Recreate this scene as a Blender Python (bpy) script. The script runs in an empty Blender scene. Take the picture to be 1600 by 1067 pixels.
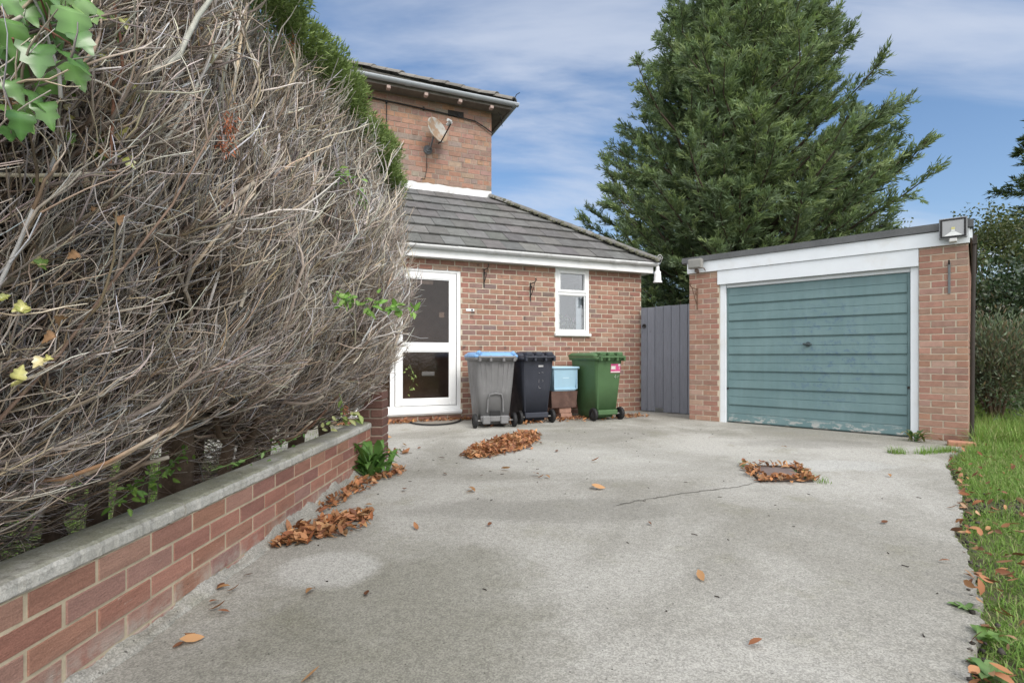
import bpy, math, random
import numpy as np
R = math.radians
sc = bpy.context.scene
C = sc.collection
rng = np.random.default_rng(7)
random.seed(7)

# ------------------------------------------------------------------ camera
cam = bpy.data.cameras.new("camera"); camo = bpy.data.objects.new("camera", cam); C.objects.link(camo)
camo.location = (0, 0, 1.0); camo.rotation_euler = (R(90), 0, 0)
cam.sensor_width = 36; cam.lens = 18.0; cam.shift_y = 0.0147
cam.clip_start = 0.02; cam.clip_end = 2000
sc.camera = camo
# ------------------------------------------------------------------ light
SUN_EL, SUN_AZ = 40.0, 150.0          # azimuth clockwise from +Y (camera looks along +Y)
sun = bpy.data.lights.new("sun", 'SUN'); suno = bpy.data.objects.new("sun", sun); C.objects.link(suno)
sun.energy = 1.5; sun.angle = R(24); sun.color = (1.0, .95, .88)
_az = R(SUN_AZ); _el = R(SUN_EL)
_d = (math.sin(_az)*math.cos(_el), math.cos(_az)*math.cos(_el), math.sin(_el))
from mathutils import Vector, Matrix
suno.rotation_euler = Vector(_d).to_track_quat('Z', 'Y').to_euler()
suno.location = (4, -6, 12)
w = bpy.data.worlds.new("World"); sc.world = w; w.use_nodes = True
nt = w.node_tree; nt.nodes.clear()
def wn(t, **k):
    n = nt.nodes.new(t)
    for a, b in k.items(): setattr(n, a, b)
    return n
def wl(a, b): nt.links.new(a, b)
out = wn('ShaderNodeOutputWorld'); bg = wn('ShaderNodeBackground'); bg.inputs[1].default_value = .10
wl(bg.outputs[0], out.inputs[0])
sky = wn('ShaderNodeTexSky', sky_type='NISHITA', sun_disc=False, sun_elevation=_el, sun_rotation=_az)
sky.air_density = 1.0; sky.dust_density = .6; sky.ozone_density = 2.0
tc = wn('ShaderNodeTexCoord'); sep = wn('ShaderNodeSeparateXYZ'); wl(tc.outputs['Generated'], sep.inputs[0])
def wm(op, a, b=None, clamp=False):
    n = wn('ShaderNodeMath', operation=op); n.use_clamp = clamp
    for i, v in enumerate((a, b)):
        if v is None: continue
        if isinstance(v, (int, float)): n.inputs[i].default_value = v
        else: wl(v, n.inputs[i])
    return n.outputs[0]
zz = wm('ADD', wm('MAXIMUM', sep.outputs[2], 0.0), .22)
comb = wn('ShaderNodeCombineXYZ'); wl(wm('DIVIDE', sep.outputs[0], zz), comb.inputs[0]); wl(wm('DIVIDE', sep.outputs[1], zz), comb.inputs[1])
mp = wn('ShaderNodeMapping'); wl(comb.outputs[0], mp.inputs[0]); mp.inputs['Scale'].default_value = (.55, 1.9, 1); mp.inputs['Rotation'].default_value = (0, 0, R(-20)); mp.inputs['Location'].default_value = (.35, .9, 0)
n1 = wn('ShaderNodeTexNoise'); n1.inputs['Scale'].default_value = 1.15; n1.inputs['Detail'].default_value = 7; n1.inputs['Roughness'].default_value = .56; n1.inputs['Distortion'].default_value = .5
wl(mp.outputs[0], n1.inputs['Vector'])
rmp = wn('ShaderNodeMapRange'); rmp.interpolation_type = 'SMOOTHSTEP'; wl(n1.outputs[0], rmp.inputs[0])
rmp.inputs[1].default_value = .43; rmp.inputs[2].default_value = .72; rmp.inputs[3].default_value = .10; rmp.inputs[4].default_value = .72
low = wn('ShaderNodeMapRange'); wl(sep.outputs[2], low.inputs[0]); low.inputs[1].default_value = .0; low.inputs[2].default_value = .55; low.inputs[3].default_value = .24; low.inputs[4].default_value = 0
back = wn('ShaderNodeMapRange'); back.interpolation_type = 'SMOOTHSTEP'; wl(wm('SUBTRACT', wm('MULTIPLY', sep.outputs[2], .9), sep.outputs[1]), back.inputs[0])
back.inputs[1].default_value = .15; back.inputs[2].default_value = .75
fac = wm('MAXIMUM', wm('ADD', rmp.outputs[0], low.outputs[0], True), back.outputs[0])
# thin cloud in front of the camera, a bright overcast deck overhead and behind it
ccol = wn('ShaderNodeMix', data_type='RGBA'); wl(back.outputs[0], ccol.inputs[0])
ccol.inputs[6].default_value = (4.7, 5.1, 5.9, 1); ccol.inputs[7].default_value = (13.0, 13.0, 13.2, 1)
hs = wn('ShaderNodeHueSaturation'); hs.inputs['Saturation'].default_value = 1.32; hs.inputs['Value'].default_value = 1.02; wl(sky.outputs[0], hs.inputs['Color'])
mixc = wn('ShaderNodeMix', data_type='RGBA'); wl(fac, mixc.inputs[0]); wl(hs.outputs[0], mixc.inputs[6]); wl(ccol.outputs[2], mixc.inputs[7])
wl(mixc.outputs[2], bg.inputs[0])
sc.view_settings.view_transform = 'Standard'; sc.view_settings.look = 'None'; sc.view_settings.gamma = 1; sc.view_settings.exposure = .60
sc.cycles.use_denoising = True
sc.cycles.max_bounces = 6; sc.cycles.transparent_max_bounces = 12

# ------------------------------------------------------------------ tagging helpers
def tag(o, label=None, cat=None, group=None, kind=None):
    if label: o['label'] = label
    if cat: o['category'] = cat
    if group: o['group'] = group
    if kind: o['kind'] = kind
    return o
def empty(name, loc=(0, 0, 0), rz=0.0):
    o = bpy.data.objects.new(name, None); C.objects.link(o); o.location = loc; o.rotation_euler = (0, 0, rz); o.empty_display_size = .1
    return o
def np_mesh(name, V, F, mat, parent=None, col=None, smooth=False):
    """V (n,3); F (m,k) with k = 3 or 4; col (n,3) per vertex"""
    V = np.asarray(V, np.float32); F = np.asarray(F, np.int32); k = F.shape[1]
    me = bpy.data.meshes.new(name)
    me.vertices.add(len(V)); me.vertices.foreach_set('co', V.ravel())
    me.loops.add(F.size); me.loops.foreach_set('vertex_index', F.ravel())
    me.polygons.add(len(F)); me.polygons.foreach_set('loop_start', np.arange(0, F.size, k, dtype=np.int32))
    if smooth: me.polygons.foreach_set('use_smooth', np.ones(len(F), bool))
    me.update(calc_edges=True)
    if col is not None:
        a = me.color_attributes.new('col', 'FLOAT_COLOR', 'POINT')
        c4 = np.ones((len(V), 4), np.float32); c4[:, :3] = col
        a.data.foreach_set('color', c4.ravel())
    me.materials.append(mat)
    o = bpy.data.objects.new(name, me); C.objects.link(o)
    if parent: o.parent = parent
    return o
class MB:
    """collects shapes into one mesh"""
    def __init__(s): s.v = []; s.f = []; s.c = []; s.sm = []; s.T = None
    def add(s, vs, fs, col=None, smooth=False):
        b = len(s.v)
        if s.T: vs = [s.T(*p) for p in vs]
        s.v += [tuple(p) for p in vs]
        for f in fs: s.f.append([i + b for i in f]); s.c.append(col or (1, 1, 1)); s.sm.append(smooth)
    def box(s, x0, x1, y0, y1, z0, z1, col=None, bev=0.0):
        if x1 < x0: x0, x1 = x1, x0
        if y1 < y0: y0, y1 = y1, y0
        if z1 < z0: z0, z1 = z1, z0
        b = min(bev, (x1-x0)*.45, (y1-y0)*.45, (z1-z0)*.45)
        if b <= 0:
            s.add([(x0,y0,z0),(x1,y0,z0),(x1,y1,z0),(x0,y1,z0),(x0,y0,z1),(x1,y0,z1),(x1,y1,z1),(x0,y1,z1)],
                  [(0,3,2,1),(4,5,6,7),(0,1,5,4),(1,2,6,5),(2,3,7,6),(3,0,4,7)], col); return
        vs = []; ids = {}
        X = (x0, x1); Y = (y0, y1); Z = (z0, z1)
        for i in (0, 1):
            for j in (0, 1):
                for k in (0, 1):
                    sx = b if i == 0 else -b; sy = b if j == 0 else -b; sz = b if k == 0 else -b
                    ids[i,j,k,0] = len(vs); vs.append((X[i], Y[j]+sy, Z[k]+sz))
                    ids[i,j,k,1] = len(vs); vs.append((X[i]+sx, Y[j], Z[k]+sz))
                    ids[i,j,k,2] = len(vs); vs.append((X[i]+sx, Y[j]+sy, Z[k]))
        q = []
        I = lambda i,j,k,a: ids[i,j,k,a]
        q.append([I(0,0,0,0),I(0,0,1,0),I(0,1,1,0),I(0,1,0,0)]); q.append([I(1,0,0,0),I(1,1,0,0),I(1,1,1,0),I(1,0,1,0)])
        q.append([I(0,0,0,1),I(1,0,0,1),I(1,0,1,1),I(0,0,1,1)]); q.append([I(0,1,0,1),I(0,1,1,1),I(1,1,1,1),I(1,1,0,1)])
        q.append([I(0,0,0,2),I(0,1,0,2),I(1,1,0,2),I(1,0,0,2)]); q.append([I(0,0,1,2),I(1,0,1,2),I(1,1,1,2),I(0,1,1,2)])
        for i in (0,1):
            for j in (0,1): q.append([I(i,j,0,0),I(i,j,0,1),I(i,j,1,1),I(i,j,1,0)])
        for i in (0,1):
            for k in (0,1): q.append([I(i,0,k,0),I(i,0,k,2),I(i,1,k,2),I(i,1,k,0)])
        for j in (0,1):
            for k in (0,1): q.append([I(0,j,k,1),I(0,j,k,2),I(1,j,k,2),I(1,j,k,1)])
        for i in (0,1):
            for j in (0,1):
                for k in (0,1): q.append([I(i,j,k,0),I(i,j,k,1),I(i,j,k,2)])
        s.add(vs, q, col)
    def loft(s, secs, col=None, smooth=True, cap=True, close=True):
        n = len(secs[0]); vs = [p for q in secs for p in q]; fs = []
        for i in range(len(secs)-1):
            for j in range(n if close else n-1):
                a = i*n+j; b = i*n+(j+1) % n
                fs.append((a, b, b+n, a+n))
        s.add(vs, fs, col, smooth)
        if cap and close:
            s.add(list(secs[0]), [tuple(range(n-1, -1, -1))], col); s.add(list(secs[-1]), [tuple(range(n))], col)
    def tube(s, pts, r, n=8, col=None, cap=True):
        pts = [Vector(p) for p in pts]
        rs = r if isinstance(r, (list, tuple)) else [r]*len(pts)
        secs = []; up = Vector((0.123, .31, 1))
        for i, p in enumerate(pts):
            t = (pts[min(i+1, len(pts)-1)] - pts[max(i-1, 0)]).normalized()
            a = t.cross(up)
            if a.length < 1e-3: a = t.cross(Vector((1, 0, 0)))
            a.normalize(); b = t.cross(a)
            secs.append([tuple(p + (a*math.cos(2*math.pi*k/n) + b*math.sin(2*math.pi*k/n))*rs[i]) for k in range(n)])
        s.loft(secs, col, True, cap)
    def cyl(s, c, axis, r, h, n=24, col=None, r2=None):
        c = Vector(c); ax = Vector(axis).normalized(); s.tube([c-ax*h/2, c+ax*h/2], [r, r2 if r2 is not None else r], n, col)
    def build(s, name, mat, parent=None, recalc=True):
        me = bpy.data.meshes.new(name); me.from_pydata(s.v, [], s.f)
        a = me.color_attributes.new('col', 'FLOAT_COLOR', 'CORNER')
        k = 0
        arr = np.ones((len(me.loops), 4), np.float32)
        for f, c in zip(s.f, s.c):
            arr[k:k+len(f), :3] = c; k += len(f)
        a.data.foreach_set('color', arr.ravel())
        me.polygons.foreach_set('use_smooth', np.array(s.sm, bool))
        if recalc:
            import bmesh
            bm = bmesh.new(); bm.from_mesh(me); bmesh.ops.recalc_face_normals(bm, faces=bm.faces[:]); bm.to_mesh(me); bm.free()
        me.materials.append(mat); me.update()
        o = bpy.data.objects.new(name, me); C.objects.link(o)
        if parent: o.parent = parent
        return o
def rr(w_, d_, r_, z, cx=0, cy=0, n=4):
    """rounded rectangle"""
    o = []
    for (sx, sy, a0) in ((1, 1, 0), (-1, 1, 90), (-1, -1, 180), (1, -1, 270)):
        for k in range(n+1):
            a = R(a0 + 90*k/n)
            o.append((cx + sx*(w_/2-r_) + r_*math.cos(a), cy + sy*(d_/2-r_) + r_*math.sin(a), z))
    return o
# ------------------------------------------------------------------ materials
def new_mat(name):
    m = bpy.data.materials.new(name); m.use_nodes = True; t = m.node_tree
    return m, t, t.nodes['Principled BSDF']
class NB:
    def __init__(s, t): s.t = t
    def n(s, ty, **k):
        x = s.t.nodes.new(ty)
        for a, b in k.items(): setattr(x, a, b)
        return x
    def l(s, a, b): s.t.links.new(a, b)
    def noise(s, scale, detail=5, rough=.6, vec=None, dist=0):
        x = s.n('ShaderNodeTexNoise'); x.inputs['Scale'].default_value = scale; x.inputs['Detail'].default_value = detail; x.inputs['Roughness'].default_value = rough; x.inputs['Distortion'].default_value = dist
        s.l(vec if vec is not None else s.obj(), x.inputs['Vector']); return x.outputs[0]
    def obj(s):
        if not hasattr(s, '_o'): s._o = s.n('ShaderNodeTexCoord').outputs['Object']
        return s._o
    def geo(s):
        if not hasattr(s, '_g'): s._g = s.n('ShaderNodeNewGeometry').outputs['Position']
        return s._g
    def scaled(s, sc_, rot=(0, 0, 0), vec=None):
        x = s.n('ShaderNodeMapping'); s.l(vec if vec is not None else s.obj(), x.inputs[0]); x.inputs['Scale'].default_value = sc_; x.inputs['Rotation'].default_value = rot; return x.outputs[0]
    def ramp(s, v, lo, hi, a=0.0, b=1.0):
        x = s.n('ShaderNodeMapRange'); x.interpolation_type = 'SMOOTHSTEP'; s.l(v, x.inputs[0])
        for i, q in enumerate((lo, hi, a, b)): x.inputs[i+1].default_value = q
        return x.outputs[0]
    def math(s, op, a, b=0.0, clamp=False):
        x = s.n('ShaderNodeMath', operation=op); x.use_clamp = clamp
        for i, v in enumerate((a, b)):
            if isinstance(v, (int, float)): x.inputs[i].default_value = v
            else: s.l(v, x.inputs[i])
        return x.outputs[0]
    def mix(s, f, a, b, mode='MIX'):
        x = s.n('ShaderNodeMix', data_type='RGBA', blend_type=mode)
        if isinstance(f, (int, float)): x.inputs[0].default_value = f
        else: s.l(f, x.inputs[0])
        for i, v in ((6, a), (7, b)):
            if isinstance(v, (tuple, list)): x.inputs[i].default_value = (*v[:3], 1)
            else: s.l(v, x.inputs[i])
        return x.outputs[2]
    def attr(s):
        x = s.n('ShaderNodeAttribute'); x.attribute_name = 'col'; return x.outputs['Color']
    def sepz(s, vec=None):
        x = s.n('ShaderNodeSeparateXYZ'); s.l(vec if vec is not None else s.obj(), x.inputs[0]); return x.outputs
    def bump(s, h, strength=.3, dist=.01, prev=None):
        x = s.n('ShaderNodeBump'); x.inputs['Strength'].default_value = strength; x.inputs['Distance'].default_value = dist; s.l(h, x.inputs['Height'])
        if prev is not None: s.l(prev, x.inputs['Normal'])
        return x.outputs[0]
def gray(b, f, lo, hi):
    """multiplier colour from a factor"""
    x = b.n('ShaderNodeMapRange'); b.l(f, x.inputs[0]); x.inputs[3].default_value = lo; x.inputs[4].default_value = hi
    x.inputs[1].default_value = .25; x.inputs[2].default_value = .75
    return x.outputs[0]
def M(name, col=(.5, .5, .5), rough=.7, var=.2, scale=6, bump=.15, bscale=80, bdist=.003, attr=False, spec=.35, metal=0.0, dirt=None, dirt_amt=.4, dirt_scale=2.5, fine=0.0):
    m, t, p = new_mat(name); b = NB(t)
    base = b.attr() if attr else None
    if base is None:
        rgb = b.n('ShaderNodeRGB'); rgb.outputs[0].default_value = (*col, 1); base = rgb.outputs[0]
    v = gray(b, b.noise(scale, 6, .65), 1-var, 1+var)
    c = b.mix(1.0, base, v, 'MULTIPLY')
    if fine: c = b.mix(1.0, c, gray(b, b.noise(bscale, 4, .7), 1-fine, 1+fine), 'MULTIPLY')
    if dirt: c = b.mix(b.ramp(b.noise(dirt_scale, 8, .68), .5, .72, 0, dirt_amt), c, dirt)
    b.l(c, p.inputs['Base Color']); p.inputs['Roughness'].default_value = rough; p.inputs['Specular IOR Level'].default_value = spec; p.inputs['Metallic'].default_value = metal
    if bump: b.l(b.bump(b.noise(bscale, 5, .65), bump, bdist), p.inputs['Normal'])
    return m
def leafmat(name, trans=.3, rough=.5, spec=.3):
    m, t, p = new_mat(name); b = NB(t); a = b.attr()
    b.l(a, p.inputs['Base Color']); p.inputs['Roughness'].default_value = rough; p.inputs['Specular IOR Level'].default_value = spec
    tr = b.n('ShaderNodeBsdfTranslucent'); b.l(b.mix(1.0, a, (1.1, 1.15, .7), 'MULTIPLY'), tr.inputs[0])
    mx = b.n('ShaderNodeMixShader'); mx.inputs[0].default_value = trans
    b.l(p.outputs[0], mx.inputs[1]); b.l(tr.outputs[0], mx.inputs[2]); b.l(mx.outputs[0], t.nodes['Material Output'].inputs[0])
    return m
def brickmat(name, smudge=.0, spots=.0, rough=.85):
    m, t, p = new_mat(name); b = NB(t); c = b.attr()
    c = b.mix(1.0, c, gray(b, b.noise(14, 6, .65), .80, 1.2), 'MULTIPLY')
    c = b.mix(1.0, c, gray(b, b.noise(130, 3, .7), .82, 1.18), 'MULTIPLY')
    if smudge: c = b.mix(b.ramp(b.noise(7.5, 5, .6), .58, .70, 0, smudge), c, (.075, .06, .058))
    if spots: c = b.mix(b.ramp(b.noise(3.3, 9, .72), .60, .74, 0, spots), c, (.56, .48, .42))
    b.l(c, p.inputs['Base Color']); p.inputs['Roughness'].default_value = rough; p.inputs['Specular IOR Level'].default_value = .25
    b.l(b.bump(b.noise(90, 6, .7), .5, .004), p.inputs['Normal'])
    return m
def glassmat(name, tint=(.8, .85, .85), refl=1.0, wav=0.0):
    m, t, p = new_mat(name); b = NB(t)
    tr = b.n('ShaderNodeBsdfTransparent'); tr.inputs[0].default_value = (*tint, 1)
    gl = b.n('ShaderNodeBsdfGlossy'); gl.inputs['Roughness'].default_value = .02; gl.inputs['Color'].default_value = (1, 1, 1, 1)
    fr = b.n('ShaderNodeFresnel'); fr.inputs[0].default_value = 1.52
    if wav:
        bp = b.bump(b.noise(26, 3, .6), wav, .004); b.l(bp, gl.inputs['Normal'])
    mx = b.n('ShaderNodeMixShader'); b.l(b.math('MULTIPLY', fr.outputs[0], 1.6*refl, True), mx.inputs[0]); b.l(tr.outputs[0], mx.inputs[1]); b.l(gl.outputs[0], mx.inputs[2])
    b.l(mx.outputs[0], t.nodes['Material Output'].inputs[0])
    return m
MT = {}
MT['brick_house'] = brickmat('house brick', smudge=.75)
MT['brick_upper'] = brickmat('old brick', smudge=.35, spots=.45)
MT['brick_garage'] = brickmat('garage brick', smudge=.12, spots=.12)
def low_brick():
    m, t, p = new_mat('garden wall brick'); b = NB(t); c = b.attr(); v = b.scaled((1, .35, 1.6))
    c = b.mix(1.0, c, gray(b, b.noise(16, 7, .7, v), .78, 1.22), 'MULTIPLY')
    c = b.mix(1.0, c, gray(b, b.noise(170, 3, .7), .78, 1.22), 'MULTIPLY')
    c = b.mix(b.ramp(b.noise(34, 6, .75, v), .63, .70, 0, .6), c, (.50, .42, .36))
    c = b.mix(b.ramp(b.noise(26, 6, .75, b.scaled((1, .5, 1.3), (0, 0, 2))), .64, .70, 0, .6), c, (.09, .055, .045))
    z = b.sepz()[2]
    c = b.mix(b.math('MULTIPLY', b.ramp(z, .02, .16, 1, 0), b.ramp(b.noise(7, 7, .7), .42, .62, 0, .75)), c, (.42, .39, .34))
    b.l(c, p.inputs['Base Color']); p.inputs['Roughness'].default_value = .9; p.inputs['Specular IOR Level'].default_value = .2
    n = b.bump(b.noise(45, 7, .75, v), .8, .008); n = b.bump(b.noise(220, 3, .7), .5, .003, n); b.l(n, p.inputs['Normal']); return m
MT['brick_low'] = low_brick()
MT['mortar'] = M('mortar', (.50, .44, .35), .95, .18, 12, .5, 160, .003)
MT['mortar_old'] = M('weathered mortar', (.30, .25, .205), .95, .25, 9, .5, 160, .003)
MT['white'] = M('white plastic', (.80, .81, .81), .35, .03, 4, .0, spec=.45, dirt=(.55, .53, .48), dirt_amt=.22, dirt_scale=3)
MT['whitepaint'] = M('white painted board', (.67, .71, .75), .5, .04, 3, .08, 40, .002, dirt=(.5, .48, .43), dirt_amt=.35, dirt_scale=2.2)  # blue reflection tint is put into the white base colour
MT['gutter'] = M('white gutter plastic', (.60, .61, .61), .45, .07, 5, .05, dirt=(.25, .25, .23), dirt_amt=.5, dirt_scale=5)
MT['gutter_grey'] = M('grey gutter', (.34, .37, .40), .5, .12, 5, .05, dirt=(.2, .2, .19), dirt_amt=.4)
MT['felt'] = M('roof felt', (.11, .115, .12), .95, .2, 5, .6, 260, .004, fine=.35)
MT['black'] = M('black rubber', (.018, .018, .019), .6, .15, 9, .1, 60)
MT['iron'] = M('black iron', (.025, .022, .02), .6, .3, 12, .2, 60)
MT['rusty'] = M('rusty iron', (.16, .09, .06), .8, .35, 12, .3, 60)
MT['glass_door'] = glassmat('door glass', (.80, .74, .70), .42, .25)
MT['glass_win'] = glassmat('window glass', (.9, .93, .95), 1.5)
MT['inside'] = M('dark interior', (.30, .22, .185), .9, .25, 3, .0)
MT['blind'] = M('pale blind', (.50, .53, .55), .8, .05, 3, .0)
MT['gate'] = None

# ------------------------------------------------------------------ special materials
def concrete():
    m, t, p = new_mat('driveway concrete'); b = NB(t); g = b.geo()
    c = b.mix(b.ramp(b.noise(.55, 6, .6, g, .6), .36, .64), (.255, .247, .218), (.39, .382, .352))
    c = b.mix(b.ramp(b.noise(.9, 8, .7, b.scaled((1, .8, 1), (0, 0, .6), g)), .55, .72, 0, .55), c, (.43, .425, .40))      # scoured pale patches
    c = b.mix(b.ramp(b.noise(1.7, 7, .7, b.scaled((1, 1, 1), (0, 0, 1.9), g)), .52, .74, 0, .5), c, (.20, .195, .135))      # olive algae
    c = b.mix(b.ramp(b.noise(.5, 6, .62, b.scaled((1, 1, 1), (0, 0, 2.7), g)), .55, .70, 0, .62), c, (.175, .168, .138))
    sp = b.sepz(g); wob = b.noise(2.2, 6, .65, g)
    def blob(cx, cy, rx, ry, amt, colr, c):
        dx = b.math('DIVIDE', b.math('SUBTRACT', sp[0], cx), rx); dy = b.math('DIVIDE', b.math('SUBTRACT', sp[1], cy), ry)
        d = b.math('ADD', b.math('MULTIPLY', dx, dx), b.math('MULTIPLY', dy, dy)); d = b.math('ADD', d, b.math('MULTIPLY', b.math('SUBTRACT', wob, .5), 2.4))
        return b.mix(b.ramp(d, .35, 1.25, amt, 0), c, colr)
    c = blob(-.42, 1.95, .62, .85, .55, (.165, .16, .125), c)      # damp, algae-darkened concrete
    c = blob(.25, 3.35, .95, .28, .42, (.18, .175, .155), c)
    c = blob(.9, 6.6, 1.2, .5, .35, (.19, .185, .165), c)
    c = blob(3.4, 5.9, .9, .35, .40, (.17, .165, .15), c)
    c = blob(-.86, 2.42, .26, .22, .75, (.44, .435, .41), c)       # scoured pale patch by the wall
    c = blob(.9, 5.0, 1.3, .9, .35, (.43, .425, .395), c)
    c = blob(2.9, 4.7, .7, .25, .45, (.46, .465, .45), c)
    ag = b.noise(150, 3, .75, g)
    vo = b.n('ShaderNodeTexVoronoi'); vo.inputs['Scale'].default_value = 190; b.l(g, vo.inputs['Vector'])
    vs = b.sepz(vo.outputs['Color'])
    c = b.mix(1.0, c, b.ramp(vs[0], 0, 1, .80, 1.22), 'MULTIPLY')
    c = b.mix(1.0, c, gray(b, ag, .78, 1.24), 'MULTIPLY')
    c = b.mix(1.0, c, gray(b, b.noise(28, 5, .75, g), .80, 1.2), 'MULTIPLY')
    c = b.mix(b.ramp(b.noise(60, 2, .5, b.scaled((1, 1, 1), (0, 0, .3), g)), .68, .74, 0, .75), c, (.055, .05, .045))        # grit and moss specks
    b.l(c, p.inputs['Base Color']); p.inputs['Roughness'].default_value = .93; p.inputs['Specular IOR Level'].default_value = .2
    n = b.bump(b.noise(14, 6, .7, g), .25, .02); n = b.bump(ag, .55, .006, n)
    b.l(n, p.inputs['Normal'])
    return m
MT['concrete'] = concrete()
def coping_mat():
    m, t, p = new_mat('coping stone'); b = NB(t); g = b.geo()
    c = b.mix(b.ramp(b.noise(5, 7, .7, g), .35, .65), (.38, .37, .335), (.52, .51, .475))
    nrm = b.n('ShaderNodeNewGeometry'); nz = b.sepz(nrm.outputs['Normal'])[2]
    moss = b.math('MULTIPLY', b.ramp(b.noise(3.2, 8, .7, g), .28, .60), b.ramp(nz, .5, .9, .08, .85))
    c = b.mix(moss, c, (.275, .275, .195))
    c = b.mix(b.ramp(b.noise(14, 6, .7, b.scaled((1, 1, 1), (0, 0, 1), g)), .56, .66, 0, .45), c, (.13, .12, .10))
    c = b.mix(1.0, c, gray(b, b.noise(150, 3, .75, g), .72, 1.3), 'MULTIPLY')
    c = b.mix(b.ramp(b.noise(48, 3, .6, b.scaled((1, 1, 1), (0, 0, 2), g)), .66, .72, 0, .6), c, (.6, .6, .57))
    b.l(c, p.inputs['Base Color']); p.inputs['Roughness'].default_value = .95; p.inputs['Specular IOR Level'].default_value = .2
    n = b.bump(b.noise(30, 6, .75, g), .5, .012); n = b.bump(b.noise(170, 3, .7, g), .5, .004, n); b.l(n, p.inputs['Normal'])
    return m
MT['coping'] = coping_mat()
def tile_mat():
    m, t, p = new_mat('concrete roof tile'); b = NB(t); c = b.attr()
    c = b.mix(1.0, c, gray(b, b.noise(7, 6, .7), .72, 1.25), 'MULTIPLY')
    c = b.mix(b.ramp(b.noise(20, 7, .75), .62, .70, 0, .8), c, (.40, .41, .40))
    c = b.mix(b.ramp(b.noise(9, 8, .75, b.scaled((1, 1, 1), (0, 0, 1.2))), .60, .68, 0, .9), c, (.045, .045, .035))
    b.l(c, p.inputs['Base Color']); p.inputs['Roughness'].default_value = .9; p.inputs['Specular IOR Level'].default_value = .25
    b.l(b.bump(b.noise(60, 5, .7), .4, .006), p.inputs['Normal'])
    return m
MT['tile'] = tile_mat()
def gdoor_mat():
    m, t, p = new_mat('teal garage paint'); b = NB(t); o = b.obj(); s = b.sepz(o)
    c = b.mix(b.ramp(b.noise(2.2, 7, .65), .35, .7), (.118, .195, .206), (.146, .228, .238))
    c = b.mix(1.0, c, gray(b, b.noise(3, 5, .6, b.scaled((5, 1, .4))), .93, 1.07), 'MULTIPLY')
    dx = b.math('SUBTRACT', s[0], 1.35); dz = b.math('SUBTRACT', s[2], 1.05)
    d = b.math('ADD', b.math('MULTIPLY', b.math('MULTIPLY', dx, dx), 1.6), b.math('MULTIPLY', b.math('MULTIPLY', dz, dz), .9))
    near = b.ramp(d, 0, .95, 1, 0)
    st = b.math('MULTIPLY', near, b.ramp(b.noise(9, 8, .78), .50, .62))
    c = b.mix(b.math('MULTIPLY', st, .7), c, (.075, .13, .20))
    c = b.mix(b.math('MULTIPLY', near, b.ramp(b.noise(21, 7, .75), .62, .68, 0, .8)), c, (.05, .075, .09))
    lowz = b.ramp(s[2], .03, .17, 1, 0)
    fl = b.math('MULTIPLY', lowz, b.ramp(b.noise(7, 6, .7, b.scaled((1, 1, 2.4))), .52, .55))
    c = b.mix(b.math('MULTIPLY', fl, .85), c, (.42, .42, .40))
    b.l(c, p.inputs['Base Color']); b.l(b.ramp(b.noise(4, 5, .6), .3, .7, .42, .6), p.inputs['Roughness']); p.inputs['Specular IOR Level'].default_value = .35
    b.l(b.bump(b.noise(7, 4, .6, b.scaled((1, 1, 4))), .12, .01), p.inputs['Normal'])
    return m
MT['gdoor'] = gdoor_mat()
def gate_mat():
    m, t, p = new_mat('grey stained boards'); b = NB(t); c = b.attr()
    c = b.mix(1.0, c, gray(b, b.noise(5, 7, .7, b.scaled((10, 10, .8))), .80, 1.18), 'MULTIPLY')
    c = b.mix(b.ramp(b.noise(6, 6, .7, b.scaled((2.2, 2.2, 1))), .62, .68, 0, .7), c, (.075, .08, .105))
    b.l(c, p.inputs['Base Color']); p.inputs['Roughness'].default_value = .8; p.inputs['Specular IOR Level'].default_value = .25
    b.l(b.bump(b.noise(30, 5, .6, b.scaled((8, 8, .6))), .3, .004), p.inputs['Normal'])
    return m
MT['gate'] = gate_mat()
def dish_mat():
    m, t, p = new_mat('rusting dish'); b = NB(t)
    c = b.mix(b.ramp(b.noise(4.6, 6, .65, None, .5), .40, .58, 0, .95), (.36, .355, .33), (.28, .185, .115))
    c = b.mix(b.ramp(b.noise(9, 6, .7), .55, .68, 0, .6), c, (.16, .11, .085))
    b.l(c, p.inputs['Base Color']); p.inputs['Roughness'].default_value = .7
    return m
MT['dish'] = dish_mat()
def ground_mat():
    m, t, p = new_mat('soil and turf'); b = NB(t); g = b.geo()
    c = b.mix(b.ramp(b.noise(2.0, 7, .7, g), .38, .60), (.095, .08, .058), (.125, .16, .052))
    c = b.mix(b.ramp(b.noise(24, 6, .75, g), .45, .7, 0, .8), c, (.17, .145, .105))
    c = b.mix(b.ramp(b.noise(.05, 4, .6, g), .4, .6, 0, .6), c, (.06, .10, .03))
    b.l(c, p.inputs['Base Color']); p.inputs['Roughness'].default_value = .97; p.inputs['Specular IOR Level'].default_value = .15
    b.l(b.bump(b.noise(40, 6, .75, g), .8, .03), p.inputs['Normal'])
    return m
MT['ground'] = ground_mat()
def plastic(name, col, var=.1, scuff=(.3, .3, .3), amt=.15, rough=.5):
    m, t, p = new_mat(name); b = NB(t)
    c = b.mix(1.0, col, gray(b, b.noise(4, 5, .6), 1-var, 1+var), 'MULTIPLY')
    c = b.mix(b.ramp(b.noise(9, 8, .75, b.scaled((3, 3, .7))), .55, .75, 0, amt), c, scuff)
    b.l(c, p.inputs['Base Color']); b.l(b.ramp(b.noise(6, 5, .6), .3, .7, rough-.1, rough+.15), p.inputs['Roughness']); p.inputs['Specular IOR Level'].default_value = .35
    b.l(b.bump(b.noise(120, 3, .6), .12, .002), p.inputs['Normal'])
    return m
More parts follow.
